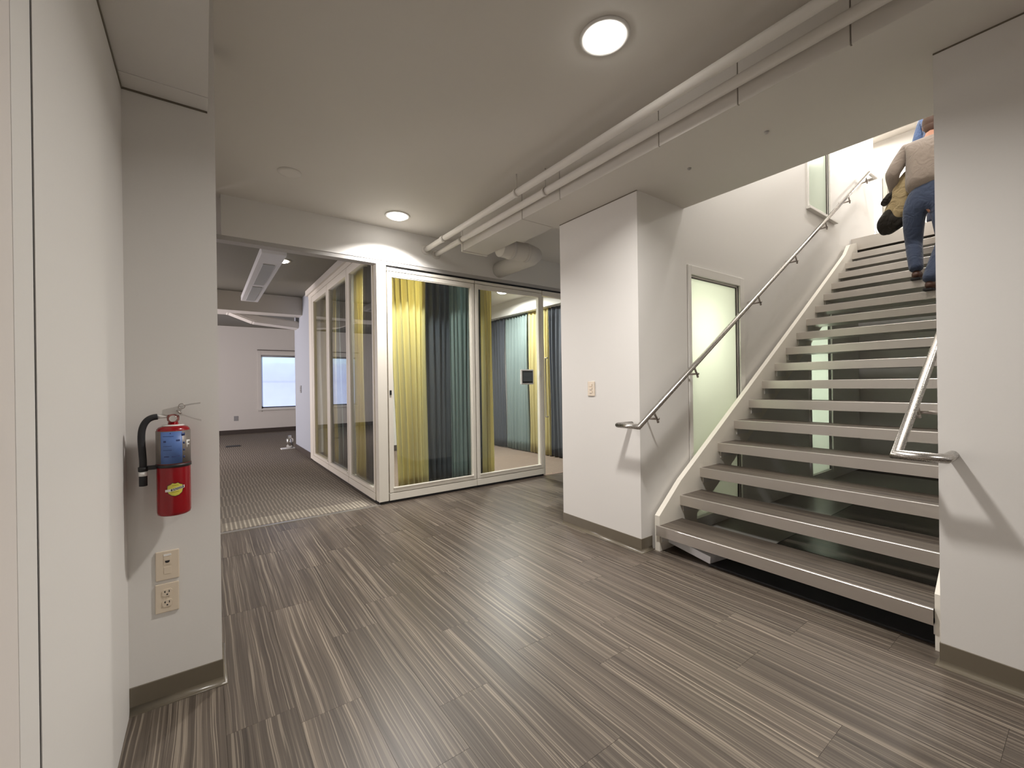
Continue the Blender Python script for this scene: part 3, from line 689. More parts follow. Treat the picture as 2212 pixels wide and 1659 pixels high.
for a, b in zip(yb[:-1], yb[1:]):
    bm = B(); t = 0.085; x0, x1 = XG-0.03, XG+0.03
    bx(bm, x0, x1, a+0.006, a+0.05, 0.112, ZT-0.004, bev=0.002); bx(bm, x0, x1, b-t-0.03, b-0.006, 0.112, ZT-0.004, bev=0.002)
    bx(bm, x0, x1, a+0.05, b-t-0.03, 0.112, 0.15, bev=0.002); bx(bm, x0, x1, a+0.05, b-t-0.03, ZT-0.10, ZT-0.004, bev=0.002)
    f = obj('panel_frame', bm, 'frame', gs)
    box('glass_pane', 'glass_side', f, XG-0.006, XG+0.006, a+0.046, b-t-0.026, 0.146, ZT-0.096)
    bm = B(); bx(bm, XG-0.04, XG-0.012, a+0.05, b-t-0.03, 0.15, 0.162); bx(bm, XG-0.024, XG-0.006, b-t-0.042, b-t-0.03, 0.162, ZT-0.11); obj('glazing_bead', bm, 'frame', f)
    box('bottom_rail', 'frame', gs, x0-0.005, x1, a+0.004, b-0.004, FZ0, 0.108, bev=0.002)
box('end_post', 'frame', gs, XG-0.03, XG+0.03, 7.81, 8.05, FZ0, ZT, bev=0.002)
box('head_rail', 'frame', gs, XG-0.034, XG+0.034, 4.60, 8.05, ZT, 2.84, bev=0.002)
bm = B(); bx(bm, XG-0.02, XG+0.02, 4.60, 8.05, 2.84, 2.93); obj('head_track', bm, 'black', gs)
bm = B(); bx(bm, XG-0.012, XG+0.02, 4.58, 8.05, 0.002, FZ0)
for y in yb[1:]: bx(bm, XG-0.02, XG+0.02, y-0.006, y+0.006, 0.112, ZT)
obj('plinth', bm, 'black', gs)
# tablet on the glass
tb = thing('wall_tablet', 'small square tablet with white rim fixed on the front glass', 'tablet', (3.5, YG-0.02, 1.35))
bm = B(); bx(bm, 3.395, 3.605, YG-0.032, YG-0.006, 1.255, 1.455, bev=0.010); obj('rim', bm, 'white', tb)
box('screen_bezel', 'black', tb, 3.414, 3.586, YG-0.036, YG-0.031, 1.274, 1.436, bev=0.002)
box('screen', 'screen', tb, 3.424, 3.576, YG-0.038, YG-0.0355, 1.296, 1.420)
ds = tag(box('door_sensor', 'white', None, 3.685, 3.715, YG-0.056, YG-0.034, 1.375, 1.435, bev=0.004), 'small white sensor on the frame right of the tablet', 'sensor')

# ================================================================== CURTAINS
def curtain(label, mat, p0, p1, z0, z1, folds, amp=0.035, lean0=0.0, lean1=0.0, group=None):
    p0, p1 = Vector(p0), Vector(p1); d = (p1-p0); ln = d.length; d.normalize(); nrm = Vector((-d.y, d.x))
    nu, nv = folds*10, 14; bm = B(); g = []; ph = random.random()*6
    for j in range(nv+1):
        v = j/nv; row = []
        for i in range(nu+1):
            u = i/nu; a = amp*(0.75+0.35*math.sin(3*u*folds*0.37+ph))*(0.85+0.25*v)
            off = a*math.sin(2*PI*folds*u+0.5*math.sin(1.7*v+u*9+ph))+0.012*math.sin(5*v+7*u)
            s = (u*ln)+(1-u)*lean0*v+u*lean1*v+0.006*math.sin(9*u+4*v)
            q = p0+d*s+nrm*off
            row.append(bm.verts.new((q.x, q.y, z1+(z0-z1)*v)))
        g.append(row)
    for j in range(nv):
        for i in range(nu):
            f = bm.faces.new([g[j][i], g[j][i+1], g[j+1][i+1], g[j+1][i]]); f.smooth = True
    c = thing('curtain', label, 'curtain', ((p0.x+p1.x)/2, (p0.y+p1.y)/2, z0), group)
    o = obj('fabric', bm, mat, c); sm = o.modifiers.new('thick', 'SOLIDIFY'); sm.thickness = 0.003; sm.offset = 0
    box_ = B(); a, b = p0+nrm*0.02, p1-nrm*0.02
    tube(box_, [(p0.x, p0.y, z1+0.014), (p1.x, p1.y, z1+0.014)], 0.012, 8); obj('track', box_, 'white', c)
    return c
YCu = 4.74
curtain('chartreuse curtain beside the corner post, its left edge pulled aside', 'yellow', (1.70, YCu), (2.165, YCu), 0.03, 2.62, 6, 0.042, 0.10, 0.0)
curtain('wide slate curtain behind the front glass between chartreuse and teal', 'slate', (2.14, YCu+0.10), (2.545, YCu+0.10), 0.03, 2.62, 5, 0.035)
curtain('teal grey curtain behind the front glass left of the middle mullion', 'teal', (2.478, YCu), (2.745, YCu), 0.03, 2.62, 5, 0.03)
curtain('narrow slate curtain just right of the middle mullion', 'slate', (2.80, YCu+0.10), (3.02, YCu+0.10), 0.03, 2.62, 3, 0.03)
curtain('narrow chartreuse curtain right of the middle mullion', 'yellow', (2.94, YCu), (3.10, YCu), 0.03, 2.62, 4, 0.035)
XCu = 4.85
curtain('slate curtain deepest along the right wall of the meeting room', 'slate', (XCu, 6.93), (XCu, 7.95), 0.02, 2.57, 9, 0.035)
curtain('broad teal grey curtain along the right wall behind the tablet', 'teal', (XCu, 6.20), (XCu, 6.92), 0.02, 2.57, 8, 0.04)
curtain('chartreuse curtain along the right wall seen beside the pull handle', 'yellow', (XCu, 5.60), (XCu, 6.19), 0.02, 2.57, 7, 0.035)
curtain('slate curtain nearest the glass door on the right wall', 'slate', (XCu, 4.75), (XCu, 5.59), 0.02, 2.57, 8, 0.035)
XCl = 1.66
curtain('slate curtain inside the side glass next to the corner post', 'slate', (XCl, 4.90), (XCl, 5.50), 0.02, 2.76, 6, 0.03)
curtain('yellow curtain inside the nearest pane of the side glass', 'yellow', (XCl, 5.52), (XCl, 5.98), 0.02, 2.76, 5, 0.03)
curtain('slate curtain inside the middle pane of the side glass', 'slate', (XCl, 6.0), (XCl, 6.62), 0.02, 2.76, 6, 0.03)
curtain('teal grey curtain inside the middle pane of the side glass', 'teal', (XCl, 6.64), (XCl, 6.86), 0.02, 2.76, 3, 0.03)
curtain('yellow curtain inside the farthest pane of the side glass', 'yellow', (XCl, 6.88), (XCl, 7.95), 0.02, 2.76, 9, 0.03)

# ================================================================== CEILING FIXTURES
def downlight(x, y, z, r, label, group, lens='lens'):
    t = thing('downlight', label, 'ceiling light', (x, y, z), group)
    bm = B(); lathe(bm, [(r, 0.0), (r+0.022, 0.0), (r+0.024, -0.004), (r+0.014, -0.010), (r, -0.006)], (x, y, z), 2, 40)
    obj('trim_ring', bm, 'white', t)
    bm = B(); lathe(bm, [(0.0005, -0.032), (r*0.5, -0.029), (r*0.85, -0.020), (r, -0.003)], (x, y, z), 2, 40); obj('lens', bm, lens, t)
    return t
downlight(1.60, 1.41, CEIL, 0.098, 'large glowing round ceiling light nearest the viewer', None)
downlight(1.58, 4.10, CEIL+0.007, 0.098, 'glowing round ceiling light near the header wall', None)
downlight(4.15, 6.0, 2.84, 0.09, 'round ceiling light inside the meeting room', None)
downlight(0.86, 6.30, 2.93, 0.07, 'small ceiling light beside the long pendant fixture', None, 'lens_dim')
def disc(x, y, z, r, label, name='ceiling_disc', mat='ceil'):
    bm = B(); lathe(bm, [(0.001, -0.010), (r*0.7, -0.010), (r, -0.004), (r, 0.0)], (x, y, z), 2, 28); return tag(obj(name, bm, mat), label, 'ceiling fitting')
disc(0.564, 3.741, CEIL+0.007, 0.085, 'flat round cover plate on the hall ceiling left of the far light')
disc(2.63, 1.12, SOF, 0.013, 'small sprinkler cap under the beam nearer the right wall', 'sprinkler_cap', 'trim_grey')
disc(2.645, 1.61, SOF, 0.013, 'small sprinkler cap under the beam nearer the pilaster', 'sprinkler_cap', 'trim_grey')
# pendant linear fixture in the carpeted room
pf = thing('linear_pendant', 'long pale rectangular pendant light, unlit, in the carpeted room', 'pendant light', (0.6, 6.3, 2.6))
bm = B(); bx(bm, 0.475, 0.70, 4.86, 7.75, 2.60, 2.68, bev=0.006); obj('housing', bm, 'fixture', pf)
for a, b in ((5.30, 6.42), (6.56, 7.66)): box('diffuser', 'diffuser', pf, 0.53, 0.645, a, b, 2.594, 2.602, bev=0.002)
for y in (5.2, 7.4):
    bm = B(); tube(bm, [(0.587, y, 2.68), (0.587, y, 2.932)], 0.003, 6); obj('cable', bm, 'rail_dark', pf)

# ---- pipes and ducts
def pipe(x, z, y0, y1, label, couplings, hangers):
    p = thing('pipe', label, 'pipe', (x, y1, z))
    bm = B(); tube(bm, [(x, y0, z), (x, y1, z)], 0.028, 18); obj('run', bm, 'ceil', p)
    for y in couplings:
        bm = B(); tube(bm, [(x, y-0.03, z), (x, y+0.03, z)], 0.034, 18); obj('coupling', bm, 'ceil', p)
    for y in hangers:
        bm = B(); tube(bm, [(x, y, z+0.02), (x, y, CEIL)], 0.005, 8); lathe(bm, [(0.029, -0.012), (0.034, -0.012), (0.034, 0.012), (0.029, 0.012)], (x, y, z), 1, 18); obj('hanger', bm, 'ceil', p)
    bm = B(); lathe(bm, [(0.028, 0), (0.055, 0), (0.055, -0.006), (0.028, -0.01)], (x, y1, z), 1, 20); obj('escutcheon', bm, 'ceil', p)
pipe(2.055, 2.800, -5.0, 4.49, 'white painted pipe along the ceiling, the upper of two', [4.05], [2.75, 0.3])
pipe(2.185, 2.768, -5.0, 4.49, 'white painted pipe beside the beam, the lower of two', [3.9], [2.55, 0.1])
du = thing('air_duct', 'white rectangular duct continuing the beam towards the header', 'duct', (2.4, 3.4, SOF))
bm = B(); bx(bm, 2.246, 2.62, 2.937, 3.42, SOF, CEIL, bev=0.003); obj('duct_section', bm, 'ceil', du)
bm = B(); bx(bm, 2.256, 2.56, 3.424, 4.00, SOF+0.004, CEIL, bev=0.003); obj('duct_section', bm, 'ceil', du)
bm = B(); bx(bm, 2.25, 2.57, 3.985, 4.02, SOF-0.004, CEIL, bev=0.003); obj('end_flange', bm, 'ceil', du)
rd = thing('round_duct', 'stub of white round duct turning into the header wall', 'duct', (2.9, 3.75, 2.70))
bm = B(); tube(bm, [(2.565, 3.74, 2.715), (2.95, 3.74, 2.715), (3.03, 3.77, 2.715), (3.06, 3.85, 2.715), (3.06, 4.495, 2.715)], 0.098, 28); obj('duct_run', bm, 'ceil', rd)
bm = B(); lathe(bm, [(0.098, -0.02), (0.104, -0.02), (0.104, 0.02), (0.098, 0.02)], (2.70, 3.74, 2.715), 0, 28); obj('seam', bm, 'ceil', rd)
bm = B(); lathe(bm, [(0.098, -0.02), (0.104, -0.02), (0.104, 0.02), (0.098, 0.02)], (2.90, 3.74, 2.715), 0, 28); obj('seam', bm, 'ceil', rd)
# dogleg duct in the carpeted room
dg = thing('air_duct', 'grey duct with a dogleg across the carpeted room', 'duct', (0, 9.3, 2.6))
top = [(-3.1, 2.771), (0.45, 2.775), (0.86, 2.600), (1.55, 2.526)]; bot = [(-3.1, 2.63), (0.36, 2.62), (0.75, 2.47), (1.55, 2.40)]
bm = B(); prism(bm, top+bot[::-1], 1, 9.12, 9.5, bev=0.02); obj('duct_run', bm, 'ceil', dg)

# ================================================================== WALL PLATES
def plate_y(x, z, kind, label):
    """ivory wall plate on the pier, facing -Y"""
    t = thing('wall_outlet' if kind == 'duplex' else 'jack_plate', label, 'outlet' if kind == 'duplex' else 'wall plate', (x, YP, z))
    bm = B(); bx(bm, x-0.0375, x+0.0375, YP-0.007, YP, z-0.058, z+0.058, bev=0.0028); obj('cover_plate', bm, 'ivory', t)
    if kind == 'duplex':
        for dz in (0.021, -0.021):
            bm = B(); prism(bm, [(x+0.0165*c[0], z+dz+0.0145*c[1]) for c in ((-1, -.6), (-.7, -1), (.7, -1), (1, -.6), (1, .6), (.7, 1), (-.7, 1), (-1, .6))], 1, YP-0.0095, YP-0.006, bev=0.0008)
            fz = obj('receptacle', bm, 'ivory', t)
            bm = B()
            for dx in (-0.0065, 0.0065): bx(bm, x+dx-0.0013, x+dx+0.0013, YP-0.0102, YP-0.009, z+dz+0.001, z+dz+0.009)
            bx(bm, x-0.0098, x-0.0065, YP-0.0102, YP-0.009, z+dz+0.0038, z+dz+0.0062)
            lathe(bm, [(0.0028, -0.0102), (0.0028, -0.009)], (x, YP, z+dz-0.0065), 1, 12); obj('slots', bm, 'black', fz)
        bm = B(); lathe(bm, [(0.003, -0.0085), (0.003, -0.006)], (x, YP, z), 1, 12); obj('screw', bm, 'ivory', t)
    else:
        bm = B(); bx(bm, x-0.0115, x+0.0115, YP-0.0085, YP-0.006, z+0.004, z+0.034, bev=0.0006); ins = obj('jack_insert', bm, 'ivory', t)
        bm = B(); prism(bm, [(x-0.008, z+0.020), (x+0.008, z+0.020), (x+0.006, z+0.0125), (x, z+0.0105), (x-0.006, z+0.0125)], 1, YP-0.0092, YP-0.008); obj('jack_opening', bm, 'black', ins)
        bm = B(); bx(bm, x-0.0115, x+0.0115, YP-0.0082, YP-0.006, z-0.034, z-0.006, bev=0.0006); obj('blank_insert', bm, 'ivory', t)
        bm = B(); bx(bm, x-0.012, x+0.012, YP-0.0085, YP-0.006, z+0.038, z+0.046, bev=0.0006); obj('label_window', bm, 'white', t)
    return t
plate_y(-0.128, 0.5535, 'jack', 'ivory jack plate with one dark port under the extinguisher')
plate_y(-0.130, 0.4235, 'duplex', 'ivory duplex outlet below the jack plate on the pier')
sw = thing('light_switch', 'ivory light switch plate on the white pilaster', 'switch', (XR, 2.495, 1.215))
bm = B(); bx(bm, XR-0.008, XR, 2.458, 2.533, 1.157, 1.276, bev=0.0028); obj('cover_plate', bm, 'ivory', sw)
for k, z in enumerate((1.245, 1.218, 1.19)):
    bm = B(); bx(bm, XR-0.0125, XR-0.007, 2.484, 2.508, z-0.010, z+0.010, bev=0.0015); obj('rocker', bm, 'ivory', sw)
def small_plate(loc, sx, sz, axis, label, mat, cat='outlet', name='wall_outlet'):
    t = thing(name, label, cat, loc); x, y, z = loc
    bm = B()
    if axis == 1: bx(bm, x-sx, x+sx, y-0.008, y, z-sz, z+sz, bev=0.002)
    else: bx(bm, x-0.010, x, y-sx, y+sx, z-sz, z+sz, bev=0.002)
    obj('cover_plate', bm, mat, t)
    for dz in (0.02, -0.02):
        bm = B()
        if axis == 1: bx(bm, x-0.016, x+0.016, y-0.011, y-0.007, z+dz-0.013, z+dz+0.013, bev=0.001)
        else: bx(bm, x-0.015, x-0.009, y-0.016, y+0.016, z+dz-0.013, z+dz+0.013, bev=0.001)
        obj('receptacle', bm, mat, t)
small_plate((0.695, 13.8, 0.43), 0.05, 0.065, 1, 'wall outlet on the far wall left of the shaded window', 'grey_plastic')
small_plate((2.79, 8.05, 0.49), 0.037, 0.058, 1, 'white outlet on the meeting room back wall past the yellow curtain', 'white')
small_plate((XG-0.01, 9.0, 1.22), 0.06, 0.07, 0, 'grey control box on the blue grey wall', 'grey_plastic', 'control', 'control_box')

# ================================================================== FIRE EXTINGUISHER
ex, ey = -0.1005, 2.148
R_ = 0.0535
fe = thing('fire_extinguisher', 'red fire extinguisher with black hose hung on the white pier', 'fire extinguisher', (ex, ey, 0.775))
bm = B(); lathe(bm, [(0.001, 0.776), (0.045, 0.775), (0.0515, 0.779), (R_, 0.788), (R_, 1.100), (0.0515, 1.109), (0.045, 1.116), (0.030, 1.121), (0.017, 1.123), (0.016, 1.135), (0.001, 1.136)], (ex, ey, 0), 2, 48)
body = obj('body', bm, 'red', fe)
def sleeve(name, mat, parent, a0, a1, z0, z1, r, n=24, thick=0.0008):
    """patch wrapped on the cylinder; angle 0 faces the viewer side (-Y), positive to +X"""
    bm = B(); rows = []
    for rr in (r, r+thick):
        rows.append([[bm.verts.new((ex+rr*math.sin(a0+(a1-a0)*i/n), ey-rr*math.cos(a0+(a1-a0)*i/n), z)) for i in range(n+1)] for z in (z0, z1)])
    for i in range(n):
        for s in (0, 1):
            f = bm.faces.new([rows[s][0][i], rows[s][0][i+1], rows[s][1][i+1], rows[s][1][i]]); f.smooth = True
        bm.faces.new([rows[0][0][i], rows[0][0][i+1], rows[1][0][i+1], rows[1][0][i]]); bm.faces.new([rows[0][1][i], rows[0][1][i+1], rows[1][1][i+1], rows[1][1][i]])
    for s in (0, n): bm.faces.new([rows[0][0][s], rows[0][1][s], rows[1][1][s], rows[1][0][s]])
    return obj(name, bm, mat, parent)
lab = sleeve('wrap_label', 'silver_label', fe, -1.75, 1.75, 0.976, 1.102, R_+0.0002)
sleeve('instruction_sheet', 'blue_label', lab, -0.72, 0.55, 0.978, 1.100, R_+0.001)
bm = B()
for (a, z, w, h) in ((-0.45, 1.063, 0.16, 0.007), (-0.12, 1.094, 0.06, 0.004), (-0.35, 1.005, 0.30, 0.004), (0.05, 1.004, 0.22, 0.004), (0.32, 1.006, 0.14, 0.005), (0.3, 1.066, 0.22, 0.006), (-0.25, 1.083, 0.62, 0.0015), (-0.3, 1.045, 0.5, 0.0015), (-0.3, 1.030, 0.5, 0.0015)):
    for i in range(2):
        pts = [(a-w/2+w*k/4) for k in range(5)]
        lo = [bm.verts.new((ex+(R_+0.0022)*math.sin(q), ey-(R_+0.0022)*math.cos(q), z-h/2)) for q in pts]
        hi = [bm.verts.new((ex+(R_+0.0022)*math.sin(q), ey-(R_+0.0022)*math.cos(q), z+h/2)) for q in pts]
        for k in range(4): bm.faces.new([lo[k], lo[k+1], hi[k+1], hi[k]])
        break
obj('print_marks', bm, 'navy', lab)
sleeve('print_block', 'navy', lab, 0.50, 0.74, 1.083, 1.094, R_+0.0012, 6)
for z in (1.055, 1.028, 1.000): sleeve('print_block', 'navy', lab, 0.62, 0.72, z-0.004, z+0.004, R_+0.0012, 4)
stk = sleeve('inspection_sticker', 'white', lab, 0.86, 0.95, 1.034, 1.064, R_+0.0012, 4)
sleeve('sticker_bar', 'white', lab, 0.95, 1.20, 1.056, 1.064, R_+0.0012, 4); sleeve('sticker_bar', 'white', lab, 0.95, 1.12, 1.044, 1.050, R_+0.0012, 4)
bm = B(); lathe(bm, [(R_, 0.962), (R_+0.0025, 0.962), (R_+0.0025, 0.974), (R_, 0.974)], (ex, ey, 0), 2, 48)
bx(bm, ex-0.088, ex-R_+0.004, ey-0.016, ey-0.010, 0.957, 0.973)
lathe(bm, [(0.0125, -0.006), (0.0150, -0.006), (0.0150, 0.010), (0.0125, 0.010)], (ex-0.091, ey-0.012, 0.960), 2, 20)
obj('retaining_band', bm, 'black', fe)
# wall bracket
bm = B(); bx(bm, ex-0.02, ex+0.02, ey+R_-0.002, YP, 0.90, 1.08); bx(bm, ex-0.03, ex+0.03, YP-0.004, YP, 0.86, 1.10); obj('wall_bracket', bm, 'black', fe)
# collar, valve, levers
bm = B(); lathe(bm, [(0.016, 1.119), (0.034, 1.119), (0.036, 1.122), (0.030, 1.1245), (0.016, 1.125)], (ex, ey, 0), 2, 32); obj('collar_ring', bm, 'white', fe)
bm = B(); lathe(bm, [(0.013, 1.122), (0.0145, 1.136), (0.019, 1.141), (0.020, 1.156), (0.016, 1.164), (0.012, 1.166)], (ex, ey, 0), 2, 28)
vl = obj('valve', bm, 'red_dull', fe)
bm = B(); lathe(bm, [(0.011, -0.027), (0.0125, -0.027), (0.0125, -0.018), (0.004, -0.018)], (ex+0.001, ey, 1.149), 1, 20); obj('gauge', bm, 'chrome', vl)
def lever(name, pts, w, t, mat='chrome'):
    bm = B(); prev = None
    for (x, z) in pts:
        ring = [bm.verts.new((ex+x, ey+s*w, z+u*t)) for s, u in ((-1, -1), (1, -1), (1, 1), (-1, 1))]
        if prev:
            for k in range(4): bm.faces.new([prev[k], prev[(k+1) % 4], ring[(k+1) % 4], ring[k]])
        else: bm.faces.new(ring[::-1])
        prev = ring
    bm.faces.new(prev)
    return obj(name, bm, mat, fe)
lever('carry_handle', [(-0.026, 1.168), (0.012, 1.165), (0.035, 1.160), (0.062, 1.147), (0.090, 1.136)], 0.0110, 0.0030, 'lever')
lever('squeeze_lever', [(-0.030, 1.182), (0.005, 1.190), (0.028, 1.196), (0.055, 1.202), (0.088, 1.2065)], 0.0100, 0.0026, 'lever')
bm = B(); prism(bm, [(ex-0.034, 1.164), (ex+0.018, 1.162), (ex+0.034, 1.194), (ex+0.018, 1.197), (ex-0.032, 1.184)], 1, ey-0.0105, ey-0.0085); prism(bm, [(ex-0.034, 1.164), (ex+0.018, 1.162), (ex+0.034, 1.194), (ex+0.018, 1.197), (ex-0.032, 1.184)], 1, ey+0.0085, ey+0.0105)
obj('lever_cheeks', bm, 'lever', fe)
bm = B(); tube(bm, [(ex+0.012, ey-0.016, 1.180), (ex+0.018, ey-0.018, 1.174), (ex+0.026, ey-0.018, 1.166)], 0.0035, 8)
ringp = [(ex+0.028+0.010*math.cos(a), ey-0.017, 1.196+0.010*math.sin(a)) for a in [2*PI*k/20 for k in range(21)]]
tube(bm, ringp, 0.0014, 6, False); obj('pull_pin', bm, 'rail_dark', fe)
bm = B(); tube(bm, [(ex-0.018, ey, 1.160), (ex-0.052, ey-0.003, 1.158)], 0.0085, 16); obj('hose_ferrule', bm, 'white', fe)
hp = [(-0.047, 1.158), (-0.062, 1.1555), (-0.076, 1.147), (-0.087, 1.130), (-0.0935, 1.105), (-0.095, 1.070), (-0.093, 1.03), (-0.091, 0.99), (-0.091, 0.955)]
def bez(pts, n=5):
    out = []
    P_ = [pts[0]]+pts+[pts[-1]]
    for i in range(1, len(P_)-2):
        for k in range(n):
            t = k/n; a, b, c, d = P_[i-1], P_[i], P_[i+1], P_[i+2]
            out.append(tuple(0.5*((2*b[j])+(-a[j]+c[j])*t+(2*a[j]-5*b[j]+4*c[j]-d[j])*t*t+(-a[j]+3*b[j]-3*c[j]+d[j])*t**3) for j in range(len(a))))
    out.append(pts[-1]); return out
bm = B(); tube(bm, [(ex+x, ey-0.004-0.008*i/45, z) for i, (x, z) in enumerate(bez(hp))], 0.0115, 18); obj('hose', bm, 'rubber', fe)
bm = B(); tube(bm, [(ex-0.091, ey-0.012, 0.965), (ex-0.091, ey-0.012, 0.898)], 0.0125, 18); nz_ = obj('nozzle', bm, 'rubber', fe)
bm = B(); lathe(bm, [(0.0126, 0.936), (0.0136, 0.936), (0.0136, 0.953), (0.0126, 0.953)], (ex-0.091, ey-0.012, 0), 2, 18); obj('nozzle_band', bm, 'white', nz_)
# round shield emblem with a diagonal ribbon and lettering, printed on the body
def wrap(bm, r):
    for v in bm.verts:
        a = v.co.x/R_; z = v.co.z; rr = r+v.co.y
        v.co = Vector((ex+rr*math.sin(a), ey-rr*math.cos(a), z))
def emblem_part(name, polys, mat, r, parent):
    bm = B()
    for poly in polys:
        vs = [bm.verts.new((p[0], 0, p[1])) for p in poly]; bm.faces.new(vs)
    bmesh.ops.triangulate(bm, faces=bm.faces[:])
    bmesh.ops.subdivide_edges(bm, edges=bm.edges[:], cuts=3, use_grid_fill=True)
    wrap(bm, r); return obj(name, bm, mat, parent)
ec, ez = 0.006, 0.878
def sh(s, dz=0): return [(ec+s*x, ez+dz+s*z) for x, z in ((-.95, .62), (-.55, .80), (-.35, 1.0), (0, .9), (.35, 1.0), (.55, .80), (.95, .62), (1.0, 0), (.85, -.55), (.45, -.9), (0, -1.02), (-.45, -.9), (-.85, -.55), (-1.0, 0))]
em = emblem_part('emblem', [sh(0.0262)], 'black', R_+0.0004, body)
emblem_part('emblem_field', [sh(0.0242)], 'emblem', R_+0.0007, body)
emblem_part('emblem_ribbon', [[(ec-0.031, ez-0.008), (ec-0.031, ez+0.001), (ec-0.012, ez+0.003), (ec+0.030, ez+0.013), (ec+0.030, ez+0.002), (ec-0.012, ez-0.007)]], 'white', R_+0.0010, body)
emblem_part('emblem_ribbon_center', [[(ec-0.013, ez-0.006), (ec-0.013, ez+0.002), (ec+0.027, ez+0.0115), (ec+0.027, ez+0.0025)]], 'black', R_+0.0013, body)
emblem_part('emblem_rule', [[(ec-0.012, ez-0.0105), (ec-0.012, ez-0.0095), (ec+0.012, ez-0.0085), (ec+0.012, ez-0.0095)], [(ec-0.010, ez+0.0145), (ec-0.010, ez+0.0155), (ec+0.010, ez+0.0165), (ec+0.010, ez+0.0155)]], 'black', R_+0.0010, body)
fc = bpy.data.curves.new('lettering_curve', 'FONT'); fc.body = 'BADGER'; fc.size = 0.0088; fc.align_x = 'CENTER'; fc.align_y = 'CENTER'
fo_ = bpy.data.objects.new('lettering_tmp', fc); COL.objects.link(fo_)
bpy.context.view_layer.update()
me_ = bpy.data.meshes.new_from_object(fo_.evaluated_get(bpy.context.evaluated_depsgraph_get())); bpy.data.objects.remove(fo_)
bm = B(); bm.from_mesh(me_)
for v in bm.verts:
    x, y = v.co.x, v.co.y
    v.co = Vector((ec+0.007+x, 0, ez+0.0025+y+0.235*x))
wrap(bm, R_+0.0016); obj('lettering', bm, 'white', body)

# ================================================================== SMALL FLOOR THINGS
cp = thing('pedestal_base', 'small chrome pedestal on a white foot beside the blue grey wall', 'pedestal', (1.40, 9.75, 0.0))
box('foot_plate', 'white', cp, 1.25, 1.50, 9.68, 9.86, 0.001, 0.02, bev=0.004)
bm = B(); lathe(bm, [(0.065, 0.02), (0.065, 0.20), (0.05, 0.215), (0.03, 0.22), (0.03, 0.27)], (1.41, 9.77, 0), 2, 24); obj('post', bm, 'chrome', cp)
tag(box('floor_grommet', 'rubber', None, 0.36, 0.62, 10.9, 11.12, 0.001, 0.012, bev=0.003), 'dark flat cover on the carpet left of the pedestal', 'floor cover')

# ================================================================== PEOPLE
def skin_body(name, verts, edges, radii, root, mat, parent, levels=1):
    me = bpy.data.meshes.new(name); me.from_pydata(verts, edges, []); o = bpy.data.objects.new(name, me); COL.objects.link(o)
    o.modifiers.new('skin', 'SKIN'); 
    bpy.context.view_layer.update()
    sv = me.skin_vertices[0].data
    for i, r in enumerate(radii):
        sv[i].radius = r if isinstance(r, tuple) else (r, r); sv[i].use_root = (i == root)
    s = o.modifiers.new('sub', 'SUBSURF'); s.levels = levels; s.render_levels = levels
    bpy.context.view_layer.update()
    dgr = bpy.context.evaluated_depsgraph_get()
    m2 = bpy.data.meshes.new_from_object(o.evaluated_get(dgr)); bpy.data.objects.remove(o)
    for p in m2.polygons: p.use_smooth = True
    m2.materials.clear(); m2.materials.append(M[mat])
    o = bpy.data.objects.new(name, m2); COL.objects.link(o)
    if parent is not None: o.parent = parent; o.matrix_parent_inverse = parent_world(parent).inverted()
    return o
def ellipsoid(bm, c, r, rot=None, seg=20, rings=12):
    vs = bmesh.ops.create_uvsphere(bm, u_segments=seg, v_segments=rings, radius=1)['verts']
    for v in vs:
        p = Vector((v.co.x*r[0], v.co.y*r[1], v.co.z*r[2]))
        if rot: p = rot @ p
        v.co = p+Vector(c)
    for f in bm.faces: f.smooth = True
def finger_chain(base, d, side, length, curl):
    """three joints of one finger, curling towards curl"""
    pts = [Vector(base)]; dv = Vector(d).normalized()
    for q, fr in ((0.0, 0.45), (0.5, 0.32), (1.0, 0.25)):
        dv = (dv+Vector(curl)*q*0.8).normalized(); pts.append(pts[-1]+dv*length*fr)
    return pts
